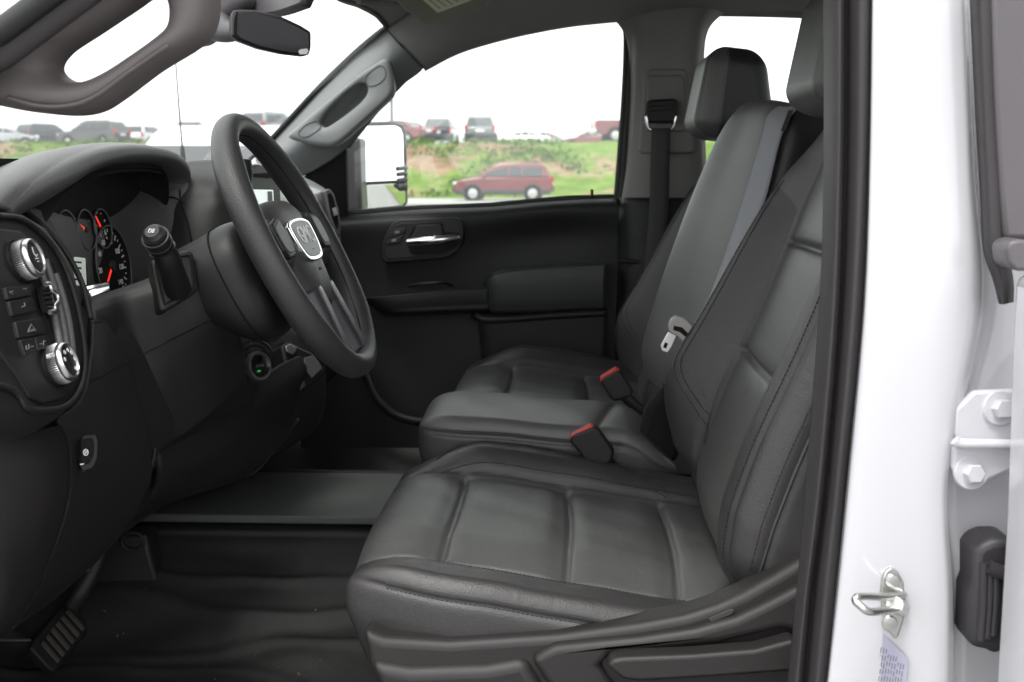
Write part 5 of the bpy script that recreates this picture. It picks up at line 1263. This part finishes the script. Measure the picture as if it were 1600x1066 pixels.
tube('brake_cable', [atY(x, y, 1.66) for x, y in ((-10, 1000), (20, 1000), (48, 1000))], .0022, M_satin, BP, seg=6)
# ================================================================== OUTSIDE
def ground_mat():
    m = bpy.data.materials.new('ground_concrete'); m.use_nodes = True
    nt = m.node_tree; b = nt.nodes['Principled BSDF']; b.inputs['Roughness'].default_value = .85
    tc = nt.nodes.new('ShaderNodeTexCoord'); n = nt.nodes.new('ShaderNodeTexNoise'); n.inputs['Scale'].default_value = .8; n.inputs['Detail'].default_value = 8
    r = nt.nodes.new('ShaderNodeValToRGB'); r.color_ramp.elements[0].color = (.17, .168, .165, 1); r.color_ramp.elements[1].color = (.27, .265, .255, 1)
    nt.links.new(tc.outputs['Object'], n.inputs['Vector']); nt.links.new(n.outputs['Fac'], r.inputs[0]); nt.links.new(r.outputs[0], b.inputs['Base Color'])
    return m
def bank_mat():
    m = bpy.data.materials.new('weedy_bank'); m.use_nodes = True
    nt = m.node_tree; b = nt.nodes['Principled BSDF']; b.inputs['Roughness'].default_value = .95; b.inputs['Specular IOR Level'].default_value = .1
    tc = nt.nodes.new('ShaderNodeTexCoord')
    def nz(s, d, off):
        mp = nt.nodes.new('ShaderNodeMapping'); mp.inputs['Location'].default_value = (off, off, 0); mp.inputs['Scale'].default_value = (1, 1, 2.0)
        n = nt.nodes.new('ShaderNodeTexNoise'); n.inputs['Scale'].default_value = s; n.inputs['Detail'].default_value = d; n.inputs['Roughness'].default_value = .65
        nt.links.new(tc.outputs['Object'], mp.inputs[0]); nt.links.new(mp.outputs[0], n.inputs['Vector']); return n
    n1 = nz(.30, 7, 3.1); n2 = nz(1.6, 6, 9.0); n3 = nz(.9, 5, 21.0)
    dirt = nt.nodes.new('ShaderNodeValToRGB'); dirt.color_ramp.elements[0].color = (.20, .115, .068, 1); dirt.color_ramp.elements[0].position = .3; dirt.color_ramp.elements[1].color = (.34, .25, .17, 1); dirt.color_ramp.elements[1].position = .7
    gr = nt.nodes.new('ShaderNodeValToRGB'); gr.color_ramp.elements[0].color = (.065, .130, .024, 1); gr.color_ramp.elements[0].position = .3; gr.color_ramp.elements[1].color = (.19, .26, .058, 1); gr.color_ramp.elements[1].position = .72
    mk_ = nt.nodes.new('ShaderNodeMapRange'); mk_.inputs['From Min'].default_value = .49; mk_.inputs['From Max'].default_value = .58
    x = nt.nodes.new('ShaderNodeMix'); x.data_type = 'RGBA'
    nt.links.new(n2.outputs['Fac'], dirt.inputs[0]); nt.links.new(n3.outputs['Fac'], gr.inputs[0]); nt.links.new(n1.outputs['Fac'], mk_.inputs['Value'])
    nt.links.new(mk_.outputs[0], x.inputs['Factor']); nt.links.new(gr.outputs[0], x.inputs[6]); nt.links.new(dirt.outputs[0], x.inputs[7]); nt.links.new(x.outputs[2], b.inputs['Base Color'])
    return m
G = bank_mat()
def zt(Y):
    return np.interp(Y, [-400, 20, 50, 60, 61, 63.5, 66, 68, 70, 110, 900], [0, 0, .28, .32, .34, 1.1, 2.2, 3.05, 3.22, 3.35, 3.4])
Xs = np.concatenate((np.linspace(-600, -90, 8), np.linspace(-80, 60, 240), np.linspace(70, 600, 8))); Ys = np.concatenate(([-400, -60, 0, 20, 40, 50, 55, 60], np.linspace(60.6, 72, 50), [80, 110, 200, 900]))
V = []
for x in Xs:
    for y in Ys:
        z = zt(y + 1.2 * math.sin(x * .11) * (60.5 < y < 70))
        if 60.5 < y < 71: z += .16 * mnoise.noise((x * .7, y * .7, 1.3)) + .08 * mnoise.noise((x * 2.1, y * 2.1, 5))
        V.append((x, y, z))
n_ = len(Ys)
gc = ground_mat()
gnd = mk('ground', V, grid_faces(len(Xs), n_), gc); gnd['kind'] = 'structure'
gnd.data.materials.append(G)
for p in gnd.data.polygons:
    if p.center.y > 60.4 and p.center.y < 74 or p.center.y > 8 and p.center.y < 30 and p.center.x < -15: p.material_index = 1
# verge between the lot and the road, and the road itself
def sheet(name, x0, x1, y0, y1, dz, mt, ny=8):
    ys = np.linspace(y0, y1, ny); V = []
    for y in ys: V += [(x0, y, zt(y) + dz), (x1, y, zt(y) + dz)]
    o = mk(name, V, [(2 * i, 2 * i + 1, 2 * i + 3, 2 * i + 2) for i in range(ny - 1)], mt); o['kind'] = 'structure'; return o
M_road = mat('pale_asphalt', (.36, .355, .34), .9, var=.12, vscale=1.2)
sheet('road', -300, 300, 50.5, 59.2, .02, M_road)
sheet('verge', -300, 300, 59.3, 60.8, .03, G)
M_weed = mat('weed_leaf', (.10, .17, .035), .8, var=.4, vscale=.8, spec=.15)
# weeds on the bank: leaf sized faces in clumps
V = []; Fc = []
rg = np.random.default_rng(11)
for c in range(900):
    x = rg.uniform(-34, 6); y = rg.uniform(60.8, 69.5)
    if mnoise.noise((x * .30, y * .45, 7.7)) < -.02: continue
    s = rg.uniform(.15, .55)
    for k in range(14):
        p = np.array((x, y, 0)) + rg.normal(0, 1, 3) * np.array((s, s * .6, 0)); 
        p[2] = zt(p[1]) + rg.uniform(.0, .55) * s + .05
        u = rg.normal(0, 1, 3); u /= np.linalg.norm(u); w = rg.normal(0, 1, 3); w -= u * (w @ u); w /= np.linalg.norm(w)
        l = rg.uniform(.06, .17); b = len(V)
        V += [p - u * l, p + w * l * .5, p + u * l, p - w * l * .5]; Fc.append((b, b + 1, b + 2, b + 3))
wd = mk('weeds', V, Fc, M_weed, smooth=False); tag(wd, 'green weeds growing over the dirt bank', 'weeds', kind='stuff')

# ---- vehicles on the road and on the lot above the bank
M_cglass = mat('car_glass', (.035, .042, .048), .06, spec=.8)
M_tyre = mat('tyre_rubber', (.02, .02, .02), .8)
M_alloy = mat('alloy_rim', (.55, .55, .56), .3, metal=.9)
M_clad = mat('grey_cladding', (.055, .055, .058), .6)
M_lampr = mat('tail_lamp', (.42, .015, .012), .2)
M_lampw = mat('head_lamp', (.75, .76, .78), .15)
def cpaint(name, c): return mat('paint_' + name, c, .3, coat=.8)
PT = {'maroon': cpaint('maroon', (.15, .020, .028)), 'navy': cpaint('navy', (.022, .030, .05)), 'silver': cpaint('silver', (.42, .44, .46)), 'white': cpaint('white', (.78, .78, .79)), 'charcoal': cpaint('charcoal', (.06, .063, .068)), 'pewter': cpaint('pewter', (.19, .21, .225)), 'red': cpaint('red', (.17, .025, .03)), 'black': cpaint('black', (.016, .016, .018))}
SH = {  # body side outline (x forward, z), cabin outline, wheelbase ends
 'suv': dict(L=4.45, W=.90, body=[(-2.20, .42), (-2.22, .95), (-2.12, 1.05), (.95, 1.06), (1.3, 1.03), (2.0, .90), (2.2, .72), (2.22, .42), (1.9, .28), (-1.9, .28)],
             cab=[(-2.13, 1.04), (-1.86, 1.60), (-1.55, 1.70), (.0, 1.70), (.35, 1.62), (1.15, 1.04)], ws=(-1.33, 1.33), r=.35),
 'pickup': dict(L=5.8, W=.98, body=[(-2.85, .60), (-2.87, 1.22), (-2.7, 1.25), (-.75, 1.25), (-.72, 1.18), (1.2, 1.18), (1.45, 1.16), (2.6, 1.08), (2.82, .9), (2.84, .5), (2.4, .40), (-2.4, .42)],
             cab=[(-.82, 1.16), (-.70, 1.80), (-.4, 1.86), (.5, 1.86), (.8, 1.76), (1.5, 1.16)], ws=(-1.75, 1.80), r=.40),
 'sedan': dict(L=4.7, W=.90, body=[(-2.3, .42), (-2.34, .85), (-2.2, .98), (-1.6, 1.0), (1.0, .95), (1.9, .82), (2.28, .68), (2.3, .40), (2.0, .25), (-2.0, .25)],
             cab=[(-1.75, .96), (-1.0, 1.38), (-.5, 1.45), (.2, 1.43), (1.15, .94)], ws=(-1.4, 1.42), r=.33),
}
def vehicle(kind, x, y, head, paint, label, cat='car', clad=False, scale=1.0, group=None, z=None):
    s = SH[kind]; W = s['W']
    nm = {'suv': 'parked_suv', 'pickup': 'parked_pickup', 'sedan': 'parked_sedan'}[kind]
    if 'driving' in label: nm = 'passing_suv'
    t = thing(nm, label, cat, (x, y, zt(y) if z is None else z), group)
    ch, shh = math.cos(head), math.sin(head)
    def TF(P):
        P = np.asarray(P, float) * scale
        return np.stack((P[:, 0] * ch - P[:, 1] * shh, P[:, 0] * shh + P[:, 1] * ch, P[:, 2]), 1) + np.array(t.location)
    def prism(name, prof, wl, wt, zl, zt_, mt, parent, bev, grow=0):
        pr = np.array(prof); ww = lambda z: wl + (wt - wl) * np.clip((z - zl) / (zt_ - zl), 0, 1) + grow
        V = [(p[0], -ww(p[1]), p[1]) for p in pr] + [(p[0], ww(p[1]), p[1]) for p in pr]; n = len(pr)
        o = mk(name, TF(V), [tuple(range(n)), tuple(range(2 * n - 1, n - 1, -1))] + [(i, (i + 1) % n, n + (i + 1) % n, n + i) for i in range(n)], mt, parent, sharp=40)
        if bev: bevel(o, bev * scale, 3, 25)
        return o
    b = prism('body', s['body'], W, W * .95, .3, 1.2, PT[paint], t, .06)
    zb = s['cab'][0][1]; zt2 = max(p[1] for p in s['cab'])
    prism('roof', s['cab'], W * .94, W * .74, zb, zt2, PT[paint], t, .07)
    # windows: side panes, windscreen, back glass, standing a little proud
    cab = np.array(s['cab']); cx, cz = cab[:, 0].mean(), cab[:, 1].mean()
    ww = lambda z: W * .94 + (W * .74 - W * .94) * (z - zb) / (zt2 - zb)
    x0, x1 = cab[0, 0], cab[-1, 0]; xm = [x0 + .36, (x0 + x1) * .5 - .35, (x0 + x1) * .5 + .25, x1 - .42] if kind != 'pickup' else [x0 + .2, x0 + .2, (x0 + x1) * .5 - .08, x1 - .35]
    top = zt2 - .13; lo_ = zb + .05
    tp0 = lambda xx: np.interp(xx, [cab[0, 0], cab[1, 0], cab[-2, 0], cab[-1, 0]], [zb, cab[1, 1], cab[-2, 1], zb]) - .10
    for sg_ in (-1, 1):
        for a, c in ((xm[0], xm[1] - .05), (xm[1], xm[2] - .06), (xm[2], xm[3] + .05)):
            if c - a < .2: continue
            q = [(a, lo_), (a + .02, min(top, tp0(a + .05))), (c - .02, min(top, tp0(c - .05))), (c, max(lo_ + .03, min(top, tp0(c)) * 0 + lo_))]
            V = [(px_, sg_ * (ww(pz) + .012), pz) for px_, pz in q] + [(px_, sg_ * (ww(pz) - .03), pz) for px_, pz in q]
            mk('side_window', TF(V), [(0, 1, 2, 3), (7, 6, 5, 4)] + [(i, (i + 1) % 4, 4 + (i + 1) % 4, 4 + i) for i in range(4)], M_cglass, t, smooth=False)
    for e, (pa, pb) in (('windscreen', (cab[-1], cab[-2])), ('back_window', (cab[0], cab[1]))):
        d = pb - pa; nrm = np.array((d[1], -d[0])) / np.linalg.norm(d); nrm = nrm if (nrm[0] > 0) == (e == 'windscreen') else -nrm
        A0 = pa + d * .12 + nrm * .012; B0 = pb - d * .10 + nrm * .012
        V = [(A0[0], -ww(A0[1]) * .88, A0[1]), (A0[0], ww(A0[1]) * .88, A0[1]), (B0[0], ww(B0[1]) * .90, B0[1]), (B0[0], -ww(B0[1]) * .90, B0[1])]
        V += [(v[0] - nrm[0] * .05, v[1], v[2] - nrm[1] * .05) for v in V]
        mk(e, TF(V), [(0, 1, 2, 3), (7, 6, 5, 4)] + [(i, (i + 1) % 4, 4 + (i + 1) % 4, 4 + i) for i in range(4)], M_cglass, t, smooth=False)
    # bumpers, lamps
    xf = max(p[0] for p in s['body']); xr = min(p[0] for p in s['body'])
    bz = .55 if kind != 'pickup' else .62
    bm = M_clad if clad else (M_satin if kind == 'pickup' else M_clad)
    for nm2, xx in (('front_bumper', xf), ('rear_bumper', xr)):
        V, Fc2 = cubegrid((.09, W * .96, .13), .09); V = roundmap(V, (.09, W * .96, .13), .06) + np.array((xx - .03 * np.sign(xx), 0, bz))
        mk(nm2, TF(V), Fc2, bm, t)
    for sg_ in (-1, 1):
        zz = .95 if kind != 'pickup' else 1.0
        V, Fc2 = cubegrid((.05, .07, .17), .06); mk('tail_lamp', TF(V + np.array((xr + .03, sg_ * (W - .10), zz))), Fc2, M_lampr, t)
        V, Fc2 = cubegrid((.09, .17, .075), .07); mk('head_lamp', TF(V + np.array((xf - .12, sg_ * (W - .22), zz - .17))), Fc2, M_lampw, t)
        V, Fc2 = cubegrid((.06, .09, .07), .05); V = roundmap(V, (.06, .09, .07), .03); mk('door_mirror', TF(V + np.array((x1 - .30, sg_ * (W + .07), zb + .06))), Fc2, PT[paint], t)
    V, Fc2 = cubegrid((.012, .26, .065), .1); mk('number_plate', TF(V + np.array((xr - .025, 0, .78 if kind != 'pickup' else .68))), Fc2, M_lampw, t)
    if clad:
        prism('lower_cladding', [(-2.1, .30), (-2.1, .52), (2.1, .52), (2.1, .30)], W, W, .3, .5, M_clad, t, .03, grow=.015)
    for wx in s['ws']:
        for sg_ in (-1, 1):
            r = s['r']
            def cyl(name, prof, mt, parent):
                n = 32; V = []
                for k in range(n):
                    a = 2 * math.pi * k / n
                    for rr_, h in prof: V.append((wx + rr_ * math.cos(a), sg_ * (W - .16 + h), r + rr_ * math.sin(a)))
                return mk(name, TF(V), grid_faces(n, len(prof), True), mt, parent, sharp=40)
            cyl('wheel_arch', [(0, .155), (r * 1.2, .155), (r * 1.2, .177), (r * 1.06, .177)], M_clad if clad else M_pure, t)
            w_ = cyl('wheel', [(r * .60, .185), (r * .66, .20), (r * .9, .205), (r, .18), (r, -.02), (r * .6, -.03)], M_tyre, t)
            cyl('rim', [(0, .192), (r * .2, .196), (r * .58, .175), (r * .63, .19)], M_alloy, w_)
    return t
def gx(px, Y): return atY(px, 250, Y)[0]
PK = 'vehicles parked on the lot above the bank'
vehicle('suv', gx(787, 56), 56, math.pi, 'maroon', 'maroon suv driving along the road below the grassy bank', 'car', clad=True)
vehicle('suv', gx(690, 80), 80, R(88), 'navy', 'dark blue suv parked above the bank, just right of the wing mirror', 'car', group=PK)
vehicle('suv', gx(752, 79), 79, R(92), 'pewter', 'taller grey suv parked above the bank beside the dark blue one', 'car', group=PK, scale=1.06)
vehicle('pickup', gx(1004, 71.5), 71.5, R(8), 'maroon', 'maroon pickup truck cut off by the rear edge of the far door window', 'truck', group=PK)
vehicle('sedan', gx(925, 97), 97, R(170), 'red', 'low red car far behind the bank, left of the maroon pickup', 'car', group=PK)
vehicle('sedan', gx(622, 76), 76, R(150), 'red', 'red car peeping over the top of the wing mirror', 'car', group=PK)
vehicle('sedan', gx(815, 96), 96, R(175), 'white', 'white car parked far off behind the bank, between the grey suv and the red car', 'car', group=PK)
vehicle('sedan', gx(850, 99), 99, R(20), 'silver', 'pale silver car parked far off behind the bank, left of the red car', 'car', group=PK)
# seen through the windscreen
vehicle('sedan', gx(14, 86), 86, R(10), 'silver', 'silver car at the left end of the row seen through the windscreen', 'car', group=PK)
vehicle('suv', gx(76, 88), 88, R(60), 'navy', 'small dark suv seen through the windscreen, left of the covered grey one', 'car', group=PK)
vehicle('suv', gx(148, 84), 84, R(165), 'charcoal', 'long grey suv above the dash', 'car', group=PK, scale=1.05)
vehicle('suv', gx(232, 90), 90, R(80), 'white', 'white suv far off through the windscreen, right of the long grey suv', 'car', group=PK)
vehicle('pickup', gx(300, 88), 88, R(95), 'charcoal', 'grey pickup far off through the windscreen behind the antenna', 'truck', group=PK)
vehicle('suv', gx(428, 70), 70, R(70), 'pewter', 'grey suv half hidden by the far windscreen pillar', 'car', group=PK)
# the white estate standing close in front of the truck
vehicle('suv', gx(345, 10.8), 12.8, R(97), 'white', 'white suv standing close by, seen between the dash and the steering wheel', 'car', z=-.02, scale=1.2)
# pole beyond the far window
LP = thing('lamp_post', 'tall slender lamp post far beyond the mirror, cut off by the pillar', 'lamp post', (gx(613, 78), 78, zt(78)))
tube('post', [(gx(613, 78), 78, zt(78)), (gx(613, 78), 78, zt(78) + 9)], .09, M_frame_grey, LP, seg=10)
tube('lamp_arm', [(gx(613, 78), 78, zt(78) + 8.9), (gx(613, 78) - .6, 78, zt(78) + 9.2), (gx(613, 78) - 1.4, 78, zt(78) + 9.2)], .05, M_frame_grey, LP, seg=8)
o = rbox('lamp_head', (.35, .14, .07), .05, M_frame_grey, LP, step=.06, M=place((gx(613, 78) - 1.6, 78, zt(78) + 9.2), (1, 0, 0), (0, 1, 0), (0, 0, 1)))

# behind the truck, where the wing mirror looks: lawn, a blossoming tree and dark trees
def lawn(x0, x1, y0, y1):
    nx, ny = 40, 30; V = [(x, y, .02 + .02 * mnoise.noise((x * .5, y * .5, 2))) for x in np.linspace(x0, x1, nx) for y in np.linspace(y0, y1, ny)]
    o = mk('lawn', V, grid_faces(nx, ny), G); o['kind'] = 'structure'; return o
lawn(9, 60, 4.5, 36)
M_bloom = mat('white_blossom', (.78, .78, .76), .7); M_leaf = mat('tree_leaf', (.05, .085, .03), .7, var=.4, vscale=1.5); M_bark = mat('bark', (.10, .075, .055), .9)
def tree(x, y, h, rad, mt, name, label):
    t = thing(name, label, 'tree', (x, y, 0), 'trees behind the truck seen in the mirror')
    tube('trunk', [(x, y, 0), (x + .05, y, h * .35), (x - .04, y + .05, h * .75)], [.14, .10, .04], M_bark, t, n=12, seg=8)
    V = []; Fc = []; rr = np.random.default_rng(int(x * 10))
    cl = [np.array((x, y, h * .68)) + rr.normal(0, 1, 3) * np.array((rad * .5, rad * .5, h * .16)) for _ in range(14)]
    for c in cl:
        for k in range(110):
            p = c + rr.normal(0, rad * .22, 3); u = rr.normal(0, 1, 3); u /= np.linalg.norm(u); w = rr.normal(0, 1, 3); w -= u * (w @ u); w /= np.linalg.norm(w)
            l = rr.uniform(.05, .12); b = len(V); V += [p - u * l, p + w * l * .6, p + u * l, p - w * l * .6]; Fc.append((b, b + 1, b + 2, b + 3))
    mk('crown', V, Fc, mt, t, smooth=False)

# thin volume added to pale the distance in place of overexposure
M_veil = bpy.data.materials.new('veil_air'); M_veil.use_nodes = True
hn = M_veil.node_tree; hn.nodes.clear(); ho = hn.nodes.new('ShaderNodeOutputMaterial'); hv = hn.nodes.new('ShaderNodeVolumePrincipled')
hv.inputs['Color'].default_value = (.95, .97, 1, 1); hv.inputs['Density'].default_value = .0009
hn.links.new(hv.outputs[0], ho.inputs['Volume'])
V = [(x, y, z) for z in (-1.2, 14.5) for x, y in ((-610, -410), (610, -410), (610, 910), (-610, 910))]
hz = mk('overexposure_veil', V, [(0, 1, 2, 3), (4, 5, 6, 7), (0, 1, 5, 4), (1, 2, 6, 5), (2, 3, 7, 6), (3, 0, 4, 7)], M_veil, smooth=False); hz['kind'] = 'stuff'; hz['label'] = 'thin bright veil added over the whole lot to wash out the distance like overexposure'; hz['category'] = 'overexposure_veil'
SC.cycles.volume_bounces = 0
